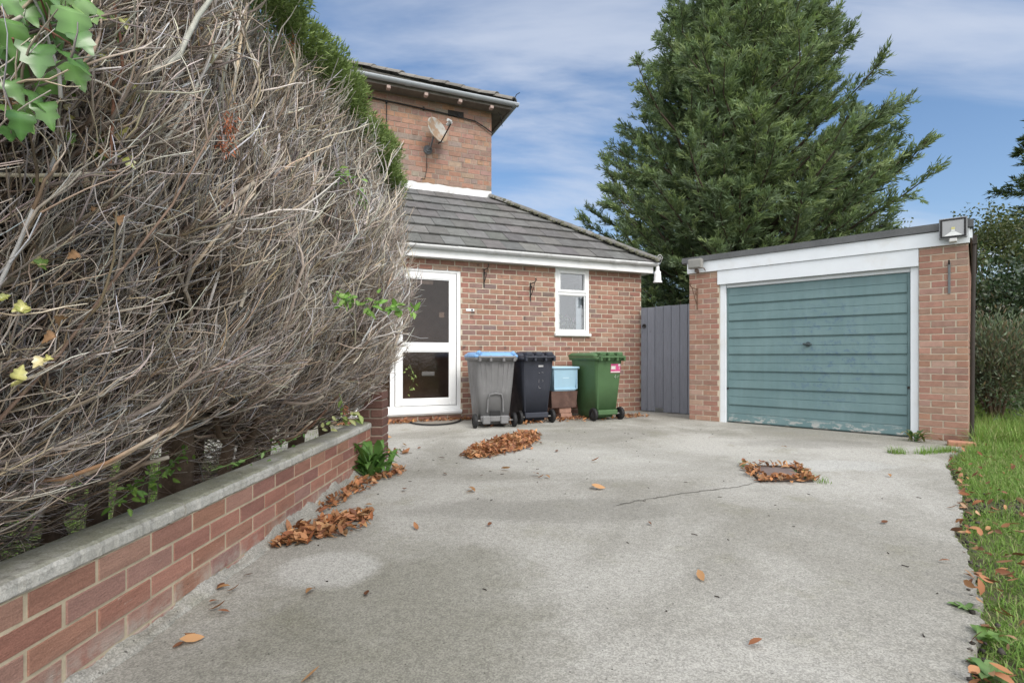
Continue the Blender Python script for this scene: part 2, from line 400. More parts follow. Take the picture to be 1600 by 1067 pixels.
MT['bin_grey'] = plastic('grey bin plastic', (.175, .175, .178), .15, (.34, .34, .335), .5, .6)
MT['bin_blue'] = plastic('blue lid plastic', (.17, .34, .60), .12, (.5, .62, .75), .45, .45)
MT['bin_dark'] = plastic('charcoal bin plastic', (.034, .038, .052), .12, (.10, .10, .115), .3, .5)
MT['bin_green'] = plastic('green bin plastic', (.068, .135, .058), .10, (.12, .21, .10), .25, .5)
MT['crate'] = plastic('pale blue plastic', (.36, .55, .68), .06, (.6, .7, .76), .3, .5)
MT['box_brown'] = M('weathered brown box', (.105, .062, .05), .85, .3, 9, .4, 60, .004, dirt=(.22, .14, .11), dirt_amt=.5, dirt_scale=7)
MT['twig'] = M('twig bark', (.3, .26, .22), .9, .25, 30, .3, 220, .001, attr=True, spec=.2)
MT['bark'] = M('rough bark', (.12, .085, .06), .95, .4, 9, .9, 40, .02, spec=.15)
MT['conifer'] = leafmat('conifer sprays', .30, .6, .2)
MT['leaf'] = leafmat('leaf', .3, .45, .35)
MT['gloss_leaf'] = leafmat('ivy leaf', .16, .26, .6)
MT['dry'] = leafmat('dry leaf', .15, .7, .2)
MT['grass'] = leafmat('grass blade', .3, .55, .25)

# ------------------------------------------------------------------ numpy builders
def tubes(P, Rad, sides=3, col=None):
    """P (N,K,3), Rad (N,K), col (N,K,3) -> V,F,Cv"""
    N, K, _ = P.shape
    d = P[:, -1] - P[:, 0]; d /= np.linalg.norm(d, axis=1, keepdims=True) + 1e-9
    r_ = rng.normal(size=(N, 3)); a = np.cross(d, r_); a /= np.linalg.norm(a, axis=1, keepdims=True) + 1e-9; b = np.cross(d, a)
    th = np.arange(sides) * 2*np.pi/sides
    ring = a[:, None, None, :]*np.cos(th)[None, None, :, None] + b[:, None, None, :]*np.sin(th)[None, None, :, None]
    V = P[:, :, None, :] + ring*Rad[:, :, None, None]
    i = np.arange(N)[:, None, None]*K*sides; k = np.arange(K-1)[None, :, None]*sides; s = np.arange(sides)[None, None, :]
    s2 = (s+1) % sides
    F = np.stack([i+k+s, i+k+s2, i+k+sides+s2, i+k+sides+s], -1).reshape(-1, 4)
    Cv = None if col is None else np.repeat(col[:, :, None, :], sides, 2).reshape(-1, 3)
    return V.reshape(-1, 3), F, Cv
def diamonds(Cn, D, L, W, col, wide=.45, spread=None):
    """leaf faces: Cn base (N,3), D unit dir, L, W (N,), col (N,3)"""
    N = len(Cn); r_ = rng.normal(size=(N, 3)) if spread is None else spread
    s = np.cross(D, r_); s /= np.linalg.norm(s, axis=1, keepdims=True) + 1e-9
    n = np.cross(s, D)
    L = np.broadcast_to(L, (N,))[:, None]; W = np.broadcast_to(W, (N,))[:, None]
    V = np.stack([Cn, Cn + D*L*wide + s*W*.5 + n*L*.05, Cn + D*L, Cn + D*L*wide - s*W*.5 + n*L*.05], 1).reshape(-1, 3)
    F = np.arange(4*N).reshape(N, 4)
    return V, F, np.repeat(col, 4, 0)
def cat(parts):
    V = []; F = []; Cc = []; o = 0
    for v, f, c in parts: V.append(v); F.append(f+o); Cc.append(c); o += len(v)
    return np.concatenate(V), np.concatenate(F), np.concatenate(Cc)
def unit(a): return a/(np.linalg.norm(a, axis=-1, keepdims=True) + 1e-9)
def smooth_noise(n, k=6, amp=1.0, seed=0):
    r = np.random.default_rng(seed); x = np.linspace(0, 1, n); o = np.zeros(n)
    for i in range(1, k+1): o += np.sin(2*np.pi*(x*i*1.7 + r.random()))*r.normal()/i**.7
    return o*amp
# ------------------------------------------------------------------ brick walls
def brick_wall(s0, s1, z0, z1, pal, mort, holes=(), course=.08, length=.228, joint=.011, off=0.0, T=None, top=None, rec=.006, jit=.0015, seed=1, headers=0, b=.0025, thick=.1):
    """returns (bricks MB, mortar MB); face at y=0 looking to -y"""
    r = random.Random(seed)
    B = MB(); Q = MB(); B.T = Q.T = T
    n = int(math.ceil((z1-z0)/course - .05))
    for i in range(n):
        za = z0 + i*course + joint/2; zb = min(z0 + (i+1)*course - joint/2, z1)
        zc = (za+zb)/2
        if zb - za < .015: continue
        iv = [(s0, s1)]
        for (h0, h1, k0, k1) in holes:
            if k0 < zc < k1:
                nv = []
                for a, c in iv:
                    if h1 <= a or h0 >= c: nv.append((a, c)); continue
                    if h0 > a: nv.append((a, h0))
                    if h1 < c: nv.append((h1, c))
                iv = nv
        hd = headers and i % headers == headers-1
        ln = length/2 if hd else length
        ph = (length*.25 if hd else (i % 2)*length*.5) + off
        k0 = math.floor((s0 - ph)/ln) - 1
        for k in range(k0, int((s1-ph)/ln) + 2):
            a = ph + k*ln + joint/2; c = ph + (k+1)*ln - joint/2
            col = pal(r)
            for (p, q) in iv:
                aa = max(a, p); cc = min(c, q)
                if cc - aa < .02: continue
                y = r.uniform(-jit, jit); dz = r.uniform(-jit, jit)*.6
                zt = zb
                if top is not None:
                    zt = min(zb, top((aa+cc)/2))
                    if zt - za < .015: continue
                x0, x1 = aa + r.uniform(0, .002), cc - r.uniform(0, .002)
                B.add([(x0, rec+.004, za+dz), (x1, rec+.004, za+dz), (x1, rec+.004, zt+dz), (x0, rec+.004, zt+dz),
                       (x0+b*.3, y+b, za+dz+b*.3), (x1-b*.3, y+b, za+dz+b*.3), (x1-b*.3, y+b, zt+dz-b*.3), (x0+b*.3, y+b, zt+dz-b*.3),
                       (x0+b, y, za+dz+b), (x1-b, y, za+dz+b), (x1-b, y, zt+dz-b), (x0+b, y, zt+dz-b)],
                      [(8, 9, 10, 11), (4, 5, 9, 8), (5, 6, 10, 9), (6, 7, 11, 10), (7, 4, 8, 11), (0, 1, 5, 4), (1, 2, 6, 5), (2, 3, 7, 6), (3, 0, 4, 7)], col)
    xs = sorted({s0, s1, *[min(max(v, s0), s1) for h in holes for v in h[:2]]}); zs = sorted({z0, z1, *[min(max(v, z0), z1) for h in holes for v in h[2:]]})
    for i in range(len(xs)-1):
        for j in range(len(zs)-1):
            xc = (xs[i]+xs[i+1])/2; zc = (zs[j]+zs[j+1])/2
            if any(h[0] < xc < h[1] and h[2] < zc < h[3] for h in holes): continue
            zt0 = zs[j+1] if top is None else min(zs[j+1], top(xs[i])); zt1 = zs[j+1] if top is None else min(zs[j+1], top(xs[i+1]))
            Q.add([(xs[i], rec, zs[j]), (xs[i+1], rec, zs[j]), (xs[i+1], rec, zt1), (xs[i], rec, zt0),
                   (xs[i], thick, zs[j]), (xs[i+1], thick, zs[j]), (xs[i+1], thick, zt1), (xs[i], thick, zt0)],
                  [(0, 1, 2, 3), (4, 7, 6, 5), (0, 4, 5, 1), (1, 5, 6, 2), (2, 6, 7, 3), (3, 7, 4, 0)])
    return B, Q
def palette(cols, wts, v=.12):
    def f(r):
        c = r.choices(cols, wts)[0]; k = r.uniform(1-v, 1+v)
        return tuple(x*k*r.uniform(.96, 1.04) for x in c)
    return f
P_HOUSE = palette([(.30, .165, .122), (.27, .142, .108), (.33, .195, .145), (.25, .158, .132), (.34, .24, .19), (.19, .14, .125)], [6, 5, 4, 2, 1, .6], .09)
P_UPPER = palette([(.30, .182, .142), (.325, .19, .14), (.275, .18, .15), (.35, .205, .14), (.31, .22, .175), (.26, .21, .18)], [4, 4, 4, 2, 2, 1])
P_GARAGE = palette([(.315, .182, .135), (.29, .16, .122), (.335, .20, .15), (.30, .19, .15), (.35, .228, .18)], [5, 4, 3, 3, 1])
P_LOW = palette([(.315, .158, .118), (.335, .175, .13), (.295, .146, .11), (.32, .185, .145), (.27, .136, .108)], [4, 3, 3, 2, 1], .09)

# ================================================================== GROUND
V = [(-400, -400, -.03), (400, -400, -.03), (400, 400, -.03), (-400, 400, -.03)]
o = np_mesh('ground', V, [[0, 1, 2, 3]], MT['ground']); tag(o, kind='structure')
edge_pts = [(.95, -4), (.98, -.5), (1.02, .6), (1.18, 1.2), (1.41, 1.57), (1.77, 1.985), (2.08, 2.33), (2.42, 2.75), (2.56, 2.96), (2.86, 3.25), (3.18, 3.60), (3.6, 4.15), (4.05, 4.75), (4.42, 5.16), (4.72, 5.40)]
dense = []
rE = np.random.default_rng(3)
for (a, b_) in zip(edge_pts[:-1], edge_pts[1:]):
    n = max(2, int(math.dist(a, b_)/.035))
    for k in range(n): dense.append((a[0]+(b_[0]-a[0])*k/n, a[1]+(b_[1]-a[1])*k/n))
wob = smooth_noise(len(dense), 14, .016, 5) + rE.normal(size=len(dense))*.007
dense = [(x + wv, y - wv*.6) for (x, y), wv in zip(dense, wob)]
poly = dense + [(4.72, 5.40), (5.1, 5.5), (5.6, 6.2), (8.2, 9.6), (5.6, 12.4), (3.1, 12.2), (-6.8, 9.2), (-7.5, 4.95), (-1.62, 4.95), (-1.62, 4.62), (-1.42, 4.62), (-1.42, 2), (-1.42, -4)]
nP = len(poly)
b_ = MB(); b_.add([(x, y, 0) for x, y in poly], [tuple(range(nP))]); b_.add([(x, y, 0) for x, y in poly] + [(x, y, -.06) for x, y in poly], [(i, i+nP, (i+1) % nP+nP, (i+1) % nP) for i in range(nP)])
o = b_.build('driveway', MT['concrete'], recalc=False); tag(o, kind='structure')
def edge_x(y):
    ys = [p[1] for p in edge_pts]; xs = [p[0] for p in edge_pts]
    return np.interp(y, ys, xs)

# crack that runs from the drain cover
cr = []
rc = random.Random(4)
cp = [(.70, 3.44), (.90, 3.56), (1.209, 3.721), (1.5, 3.84), (1.75, 3.93), (1.93, 4.05)]
pts = []
for a, c in zip(cp[:-1], cp[1:]):
    for k in range(9): pts.append((a[0]+(c[0]-a[0])*k/9 + rc.uniform(-.008, .008), a[1]+(c[1]-a[1])*k/9 + rc.uniform(-.012, .012)))
m = MB()
L_ = [(x, y - rc.uniform(.002, .006), .004) for x, y in pts]; U_ = [(x, y + rc.uniform(.002, .006), .004) for x, y in pts]
n = len(pts); m.add(L_+U_, [(i, i+1, n+i+1, n+i) for i in range(n-1)])
o = m.build('driveway_crack', M('crack dirt', (.06, .055, .045), .95, .3), recalc=False); tag(o, kind='structure')

# ================================================================== HOUSE  (local x along the front wall, y into the house)
HR = math.atan2(.378, .926)
house = empty('brick_house', (-.816, 8.16, 0), HR)
tag(house, 'red brick house with a white glazed door, a small window and grey tiled roofs', 'house')
B, Q = brick_wall(-4.2, 3.464, 0, 2.56, P_HOUSE, None, holes=[(-1.95, 0.0, .13, 2.38), (1.689, 2.348, 1.385, 2.6)], course=.084, length=.236, joint=.0155, off=.02, rec=.007, seed=11)
fw = B.build('wall', MT['brick_house'], house); Q.build('mortar', MT['mortar'], fw)
B, Q = brick_wall(0, 6, 0, 2.56, P_HOUSE, None, course=.084, length=.236, joint=.0155, T=lambda s, y, z: (3.464-y, s+.11, z), seed=12)
fw2 = B.build('wall', MT['brick_house'], house); Q.build('mortar', MT['mortar'], fw2)
m = MB(); m.box(3.36, 3.452, .012, .118, 0, 2.55); m.build('wall', MT['mortar'], house)
# upper storey
UY = 1.9
B, Q = brick_wall(-5.0, 1.209, 4.15, 5.95, P_UPPER, None, course=.098, length=.262, joint=.011, off=.05, rec=.005, jit=.003, seed=13, headers=4, T=lambda s, y, z: (s, y+UY, z))
uw = B.build('upper_wall', MT['brick_upper'], house); Q.build('mortar', MT['mortar_old'], uw)
B, Q = brick_wall(0, 6, 3.2, 5.95, P_UPPER, None, course=.098, length=.262, T=lambda s, y, z: (1.209-y, s+UY+.11, z), seed=14)
uw2 = B.build('upper_wall', MT['brick_upper'], house); Q.build('mortar', MT['mortar_old'], uw2)
m = MB(); m.box(1.1, 1.198, UY+.012, UY+.118, 4.1, 5.94); m.build('upper_wall', MT['mortar_old'], house)
# plain back and left walls, not seen from the drive
m = MB(); m.box(-4.2, 3.3, 6.2, 6.3, 0, 2.5); m.box(-4.2, -4.1, .12, 6.2, 0, 2.5); m.box(-5.0, 1.1, 8.0, 8.1, 0, 5.9); m.box(-5, -4.9, UY+.12, 8, 2.4, 5.9)
m.build('rear_wall', M('plain brickwork', (.25, .12, .09), .9, .2, 20, .3), house)

def clip(poly, a, b_, c):
    """keep a*x+b*t+c >= 0"""
    o_ = []
    for i in range(len(poly)):
        p, q = poly[i], poly[(i+1) % len(poly)]
        fp = a*p[0]+b_*p[1]+c; fq = a*q[0]+b_*q[1]+c
        if fp >= 0: o_.append(p)
        if fp*fq < 0:
            k = fp/(fp-fq); o_.append((p[0]+(q[0]-p[0])*k, p[1]+(q[1]-p[1])*k))
    return o_
def tile_slope(fr, x0, x1, tmax, gauge, width, clips, lift, seed, base=(.135, .134, .132), thick=.024, jx=.0):
    """fr(x,t,h) -> point; rows of lapped tiles"""
    r = random.Random(seed); m = MB()
    nrow = int(math.ceil(tmax/gauge))
    for i in range(nrow):
        t0 = i*gauge; t1 = min(t0+gauge*1.12, tmax)
        ph = (i % 2)*width*.5
        for k in range(int((x0-ph)/width)-1, int((x1-ph)/width)+1):
            a = ph+k*width+.003; c = ph+(k+1)*width-.003
            dt = r.uniform(-.006, .006); hh = r.uniform(-.003, .004)
            P = [(a, t0+dt), (c, t0+dt+r.uniform(-.004, .004)), (c, t1), (a, t1)]
            for cl in clips:
                P = clip(P, *cl)
                if len(P) < 3: break
            if len(P) < 3: continue
            g = r.uniform(.80, 1.16); col = tuple(v*g*r.uniform(.97, 1.03) for v in base)
            def h(t): return lift*(1-(t-t0)/(gauge*1.12)) + .003 + hh
            top = [fr(x, t, h(t)) for x, t in P]; bot = [fr(x, t, h(t)-thick) for x, t in P]
            n = len(P)
            m.add(top+bot, [tuple(range(n))] + [(j, (j+1) % n, n+(j+1) % n, n+j) for j in range(n)], col)
    return m
EA = (-.27, 2.685); SL = math.hypot(2.17, 1.515); cs, sn = 2.17/SL, 1.515/SL
fr1 = lambda x, t, h: (x, EA[0]+t*cs-h*sn, EA[1]+t*sn+h*cs)
kx = (3.62-1.209)/SL
roof = tile_slope(fr1, -4.3, 3.9, SL, SL/7, .335, [(-1, -kx, 3.62)], .034, 21).build('roof', MT['tile'], house)
m = MB(); m.add([fr1(-4.3, .03, -.02), fr1(3.60, .03, -.02), fr1(1.209, SL, -.02), fr1(-4.3, SL, -.02)], [(0, 1, 2, 3)]); 
m.add([(3.60, -.25, 2.67), (3.60, 6.3, 2.67), (1.209, 6.3, 4.18), (1.209, 1.9, 4.18)], [(0, 1, 2, 3)]); m.build('roof_deck', MT['black'], roof, False)
SL2 = math.hypot(2.411, 1.515); c2, s2 = 2.411/SL2, 1.515/SL2
fr2 = lambda x, t, h: (3.62-t*c2+h*s2, x, EA[1]+t*s2+h*c2)
tile_slope(fr2, -.27, 6.3, SL2, SL2/8, .335, [(1, -2.17/SL2, .27)], .034, 22).build('roof', MT['tile'], house)
def ridge_run(p0, p1, r_, seg, seed, col=(.18, .177, .17), tilt=.012):
    m = MB(); p0 = Vector(p0); p1 = Vector(p1); L = (p1-p0).length; n = max(1, int(L/seg)); r = random.Random(seed)
    d = (p1-p0).normalized(); side = d.cross(Vector((0, 0, 1))).normalized(); up = side.cross(d)
    for i in range(n):
        a = p0+d*(i*L/n); e = p0+d*((i+1)*L/n+.03); secs = []
        g = r.uniform(.8, 1.15); cc = tuple(v*g for v in col)
        ra = r_*r.uniform(1.0, 1.1); rb = r_*.93
        for q, rad in ((a, ra), (e, rb)):
            off = up*r.uniform(-.004, tilt)
            secs.append([tuple(q+off+side*math.cos(R(w_))*rad+up*math.sin(R(w_))*rad*.72) for w_ in range(0, 181, 20)])
            secs.append([tuple(q+off+side*math.cos(R(w_))*rad*.82+up*math.sin(R(w_))*rad*.56) for w_ in range(0, 181, 20)])
        s_ = [secs[1], secs[0], secs[2], secs[3]]
        m.loft(s_, cc, False, False, False)
    return m
ridge_run((3.65, -.30, 2.70), (1.20, 1.9, 4.215), .105, .42, 31).build('hip_ridge', MT['tile'], roof, False)
# mortar bed of the hip, mossy
m = MB(); r = random.Random(9)
for i in range(60):
    k = i/60; p = Vector((3.62-2.41*k, -.27+2.17*k, 2.685+1.515*k)); q = p + Vector((-.06+r.uniform(-.03, .03), -.07+r.uniform(-.03, .03), .03))
    m.box(q.x-.03, q.x+.03, q.y-.03, q.y+.03, q.z-.025, q.z+.02+r.uniform(0, .012), None, .012)
m.build('hip_bedding', M('moss', (.13, .13, .095), .95, .5, 20, .6, 60, .01), roof)
# lead flashing painted white, fascia, soffit, gutter
m = MB(); r = random.Random(5)
xs = [-5.0+.1*i for i in range(63)]
m.loft([[(x, UY-.012-.03*(j == 0)-r.uniform(0, .004), z + (r.uniform(-.012, .012) if j in (0, 3) else 0)) for x in xs if x <= 1.25] for j, z in enumerate((4.165, 4.205, 4.26, 4.335))], None, False, False, False)
m.build('flashing', M('white lead flashing', (.66, .67, .68), .6, .08, 6, .3, 30, .006, dirt=(.33, .32, .30), dirt_amt=.55, dirt_scale=6), house, False)
m = MB(); m.box(-4.3, 3.59, -.19, -.168, 2.515, 2.66, None, .003); m.box(-4.3, 3.56, -.168, -.002, 2.528, 2.540); m.box(3.572, 3.594, -.166, 6.3, 2.515, 2.66); m.box(3.466, 3.57, .0, 6.3, 2.528, 2.540)
m.build('fascia', MT['white'], house)
def gutter(m, p0, p1, r_, n=10):
    p0 = Vector(p0); p1 = Vector(p1); d = (p1-p0).normalized(); side = d.cross(Vector((0, 0, 1))).normalized(); up = Vector((0, 0, 1))
    A = []
    for q in (p0, p1):
        A.append([tuple(q+side*math.cos(R(a))*r_+up*math.sin(R(a))*r_) for a in np.linspace(180, 360, n)] + [tuple(q+side*math.cos(R(a))*(r_-.006)+up*math.sin(R(a))*(r_-.006)) for a in np.linspace(360, 180, n)])
    m.loft(A, None, True, True, True)
m = MB(); gutter(m, (-4.35, -.245, 2.672), (3.63, -.245, 2.690), .056)
gutter(m, (3.615, -.25, 2.688), (3.615, 6.2, 2.688), .056)
for x in (-.1, .95, 2.05, 3.2): gutter(m, (x-.03, -.245, 2.683), (x+.03, -.245, 2.683), .062)
for x in (.42, 2.75): gutter(m, (x-.05, -.245, 2.682), (x+.05, -.245, 2.682), .061)
g_ = m.build('gutter', MT['gutter'], house)
# short white outlet under the gutter corner
m = MB(); cx, cy = 3.60, -.42
m.loft([[(3.64+rad*math.cos(a), -.245+rad*math.sin(a), z) for a in np.linspace(0, 2*math.pi, 17)[:-1]] for z, rad in ((2.64, .03), (2.56, .035), (2.54, .055), (2.47, .062), (2.38, .066), (2.36, .08), (2.34, .08))], None, True)
m.build('gutter_outlet', MT['white'], house)
m = MB(); pts = []
for k in range(26):
    a = k/25*2.6*math.pi; rad = .06*(1-k/32); pts.append((3.69+rad*math.cos(a), -.24, 2.80+rad*math.sin(a)))
m.tube([(3.62, -.22, 2.66), (3.72, -.235, 2.72)] + pts, .006, 6); m.build('scroll_hook', M('weathered white iron', (.5, .5, .49), .6, .2), house)

# white door set
m = MB(); fy0, fy1 = .02, .09
def ring(m, x0, x1, z0, z1, w_, y0, y1, wl_=None, wr=None, wt=None, wb=None, bev=.004):
    wl_ = wl_ or w_; wr = wr or w_; wt = wt or w_; wb = wb or w_
    m.box(x0, x0+wl_, y0, y1, z0, z1, None, bev); m.box(x1-wr, x1, y0, y1, z0, z1, None, bev)
    m.box(x0+wl_, x1-wr, y0, y1, z1-wt, z1, None, bev); m.box(x0+wl_, x1-wr, y0, y1, z0, z0+wb, None, bev)
ring(m, -1.96, .004, .168, 2.385, .065, fy0, fy1); m.box(-1.105, -1.04, fy0, fy1, .233, 2.32, None, .004)
dr = m.build('door_frame', MT['white'], house)
m = MB(); ring(m, -1.03, -.075, .24, 2.312, .10, .008, .07, bev=.006)
m.box(-.93, -.175, .008, .07, 1.082, 1.205, None, .006)
for (z0, z1) in ((.34, 1.082), (1.205, 2.212)): ring(m, -.932, -.173, z0-.002, z1+.002, .016, .016, .05, bev=.003)
leaf_o = m.build('door', MT['white'], house)
for (z0, z1) in ((.354, 1.07), (1.217, 2.2)):
    m = MB(); m.box(-.92, -.187, .036, .044, z0, z1); m.build('pane', MT['glass_door'], leaf_o)
m = MB(); m.box(-1.90, -1.105, .05, .058, .233, 2.32); m.build('side_pane', MT['glass_door'], dr)
m = MB(); m.box(-1.98, .005, -.075, .10, .118, .166, None, .006); m.box(-1.97, -.0, -.05, .1, .10, .118); m.build('door_sill', MT['white'], house)
m = MB(); m.box(-.62, -.42, .026, .034, .70, .765, None, .004); m.box(-.60, -.44, .02, .026, .715, .75, None, .003); m.build('letter_plate', M('grey letter plate', (.10, .095, .09), .4, .1), leaf_o)
m = MB(); m.box(-.34, -.26, .045, .047, 1.615, 1.70); m.build('sticker', M('faded sticker', (.30, .27, .24), .7, .1), leaf_o)
m = MB(); m.box(-.76, -.44, .046, .048, 2.13, 2.196); m.build('top_strip', M('grey notice', (.24, .235, .23), .7, .1), leaf_o)  # thin grey strip behind the top of the upper pane
# room behind the glass
m = MB()
m.add([(-3.0, .2, .1), (1.2, .2, .1), (1.2, 2.2, .1), (-3.0, 2.2, .1), (-3.0, .2, 2.5), (1.2, .2, 2.5), (1.2, 2.2, 2.5), (-3.0, 2.2, 2.5)], [(0, 1, 2, 3), (7, 6, 5, 4), (3, 2, 6, 7), (0, 3, 7, 4), (1, 5, 6, 2)])
m.build('hall_interior', MT['inside'], house, False)
m = MB(); m.box(1.5, 2.6, .9, .95, .8, 2.5); m.box(1.45, 1.5, .15, .95, .8, 2.5); m.box(2.55, 2.6, .15, .95, .8, 2.5); m.box(1.4, 2.6, .15, .95, .85, .9); m.box(1.4, 2.6, .15, .95, 2.46, 2.5); m.build('window_interior', M('window room', (.34, .36, .38), .9, .1), house)
# window
m = MB(); ring(m, 1.684, 2.353, 1.40, 2.535, .062, .0, .08, wb=.06); m.box(1.745, 2.292, .0, .08, 2.065, 2.125, None, .004)
ring(m, 1.735, 2.302, 2.112, 2.485, .045, -.014, .05); ring(m, 1.755, 2.282, 1.455, 2.07, .016, .012, .06, bev=.003)
wf = m.build('window_frame', MT['white'], house)
for (z0, z1, x0, x1, nm) in ((1.47, 2.06, 1.768, 2.27, 'pane'), (2.155, 2.442, 1.778, 2.259, 'pane')):
    m = MB(); m.box(x0, x1, .03, .036, z0, z1); m.build(nm, MT['glass_win'], wf)
m = MB(); m.box(1.665, 2.372, -.055, .08, 1.355, 1.398, None, .005); m.build('window_sill', MT['white'], house)
m = MB(); m.box(2.16, 2.27, .12, .13, 1.45, 2.05); m.build('curtain', M('white curtain', (.62, .64, .66), .8, .05), house)
# flowers standing on the sill inside
fl = MB(); r = random.Random(8)
for i in range(34):
    x = r.uniform(1.78, 2.16); h = 1.47+r.uniform(.04, .24)*(1.25-abs(x-1.95)*2.2); y = r.uniform(.10, .22)
    fl.tube([(x*.4+1.97*.6, y, 1.42), (x, y, h)], .003, 4, (.08, .12, .06))
    for k in range(3): 
        rad = r.uniform(.010, .026); px, pz = x+r.uniform(-.02, .02), h+r.uniform(-.02, .02)
        cc = r.choice([(.45, .45, .42), (.10, .15, .08), (.30, .2, .26), (.08, .11, .07)])
        a0 = r.uniform(0, 6)
        fl.add([(px+rad*math.cos(a0+2*math.pi*j/6)*r.uniform(.6, 1), y+r.uniform(-.01, .01), pz+rad*math.sin(a0+2*math.pi*j/6)) for j in range(6)], [tuple(range(6))], cc)
o = fl.build('window_flowers', MT['leaf'], None, False); o.location = house.location; o.rotation_euler = house.rotation_euler
tag(o, 'flowers standing inside the small white window', 'flowers')
# upper roof
E2 = (1.60, 6.02); PT = R(30); fr3 = lambda x, t, h: (x, E2[0]+t*math.cos(PT)-h*math.sin(PT), E2[1]+t*math.sin(PT)+h*math.cos(PT))
ST = 4.5/math.cos(PT); kh = 4.5/ST
uroof = tile_slope(fr3, -6.5, 1.6, ST, .26, .24, [(-1, -kh, 1.54)], .03, 41, (.17, .165, .155), .02).build('upper_roof', MT['tile'], house)
m = MB(); m.add([(-6.5, 1.62, 6.0), (1.52, 1.62, 6.0), (1.52, 10.6, 6.0), (-2.98, 6.1, 6.0+4.48*math.tan(PT)), (-6.5, 6.1, 6.0+4.48*math.tan(PT)), (-6.5, 10.6, 6.0)], [(0, 1, 3, 4), (1, 2, 3), (2, 5, 4, 3)]); m.build('roof_deck', MT['felt'], uroof, False)
ridge_run((1.56, 1.56, 6.05), (-2.98, 6.1, 6.05+4.5*math.tan(PT)), .13, .40, 42, (.19, .18, .165), .03).build('hip_ridge', MT['tile'], uroof, False)
m = MB(); m.box(-6.5, 1.50, 1.62, 1.895, 5.935, 5.95); m.box(1.212, 1.50, 1.9, 9.0, 5.935, 5.95); m.build('soffit', M('dark soffit', (.16, .14, .12), .9, .3), house)
m = MB(); m.box(-6.5, 1.525, 1.598, 1.618, 5.92, 6.01); m.box(1.505, 1.527, 1.62, 9.0, 5.92, 6.01); m.build('upper_fascia', M('old fascia', (.2, .18, .165), .85, .3), house)
m = MB(); gutter(m, (-6.5, 1.53, 6.02), (1.64, 1.53, 6.02), .062); gutter(m, (1.585, 1.47, 6.02), (1.585, 9.0, 6.02), .06)
for x in (-1.9, -.55, .75): gutter(m, (x-.05, 1.53, 6.018), (x+.05, 1.53, 6.018), .067)
m.build('upper_gutter', MT['gutter_grey'], house)
m = MB()
rmat = M('pale rafter ends', (.42, .32, .29), .8, .2)
for x in (-2.35, -1.62, -.89, -.20, .46, 1.10): m = MB(); m.box(x-.035, x+.035, 1.56, 1.66, 5.855, 5.918, None, .008); m.build('rafter_end', rmat, house)
m = MB(); m.box(.30, .62, UY-.008, UY+.02, 5.72, 5.83)
for k in range(9): m.box(.315+k*.034, .335+k*.034, UY-.016, UY-.004, 5.735, 5.815)
m.build('air_vent', MT['iron'], house)
m = MB(); m.tube([(-2.3, UY-.03, 5.80), (-1.4, UY-.03, 5.78), (-.5, UY-.03, 5.76), (.3, UY-.03, 5.73), (.85, UY-.03, 5.69), (1.05, UY-.035, 5.60), (1.23, UY-.04, 5.50)], .012, 6)
m.tube([(-.88, UY-.02, 5.78), (-.885, UY-.02, 5.2), (-.88, UY-.02, 4.6)], .008, 6)
m.tube([(-.12, UY-.02, 4.98), (-.125, UY-.02, 4.6), (-.16, UY-.02, 4.42), (-.24, UY-.02, 4.40)], .006, 6)
for x in (-1.6, -.9, -.2, .5): m.box(x, x+.03, UY-.045, UY-.002, 5.73, 5.78)
m.build('wall_cable', MT['black'], house)
for q, rr__ in (([(1.56, 1.62, 6.1), (1.60, 1.52, 6.2), (1.66, 1.50, 6.24)], .008), ([(1.3, 1.75, 5.9), (1.36, 1.7, 5.75), (1.34, 1.68, 5.68)], .006), ([(1.4, 1.9, 5.93), (1.46, 1.95, 5.72)], .006)):
    m = MB(); m.tube(q, rr__, 5); m.build('loose_wire', MT['iron'], house)

# satellite dish on the upper wall
def on_house(x, y, z): 
    c, s = math.cos(HR), math.sin(HR); return (-.816+x*c-y*s, 8.16+x*s+y*c, z)
dish = empty('satellite_dish', on_house(-.10, UY, 4.98), HR); tag(dish, 'rusty satellite dish on the upper brick wall', 'satellite dish')
N_ = Vector((.46, -.84, .30)).normalized(); cen = Vector((.105, -.30, .27))
U_ = N_.cross(Vector((0, 0, 1))).normalized(); W_ = U_.cross(N_)
m = MB(); secs = []
def dpt(rad, a, dep): return tuple(cen + U_*math.cos(a)*rad*.235 + W_*math.sin(a)*rad*.255 + N_*(dep))
for rad in (.02, .25, .5, .75, .93, 1.0): secs.append([dpt(rad, a, .065*rad*rad-.03) for a in np.linspace(0, 2*math.pi, 41)[:-1]])
secs.append([dpt(1.02, a, .028) for a in np.linspace(0, 2*math.pi, 41)[:-1]])
for rad in (1.02, .75, .4, .02): secs.append([dpt(rad, a, .065*rad*rad-.048) for a in np.linspace(0, 2*math.pi, 41)[:-1]])
m.loft(secs); m.build('reflector', MT['dish'], dish)
m = MB(); foot = cen - W_*.25; lnb = cen + N_*.36 - W_*.06
m.tube([tuple(foot-N_*.03), tuple(foot+N_*.03-W_*.02), tuple(lnb-W_*.035)], .013, 8); m.build('feed_arm', MT['iron'], dish)
m = MB(); m.tube([tuple(lnb-N_*-.02), tuple(lnb-N_*.08)], [.035, .03], 14); m.tube([tuple(lnb+N_*.02), tuple(lnb+N_*.03+U_*.09)], .028, 12); m.build('feed_horn', M('grey feed horn', (.5, .5, .5), .5, .1), dish)
m = MB(); m.cyl((0, -.012, .0), (0, 1, 0), .085, .024, 24); m.tube([(0, -.02, .0), (.03, -.12, .02), (.05, -.17, .12), tuple(cen-N_*.05)], .017, 8); m.box(-.03, .05, -.05, -.015, -.05, .05, None, .008); m.build('wall_bracket', M('grey steel', (.13, .135, .145), .6, .2), dish)

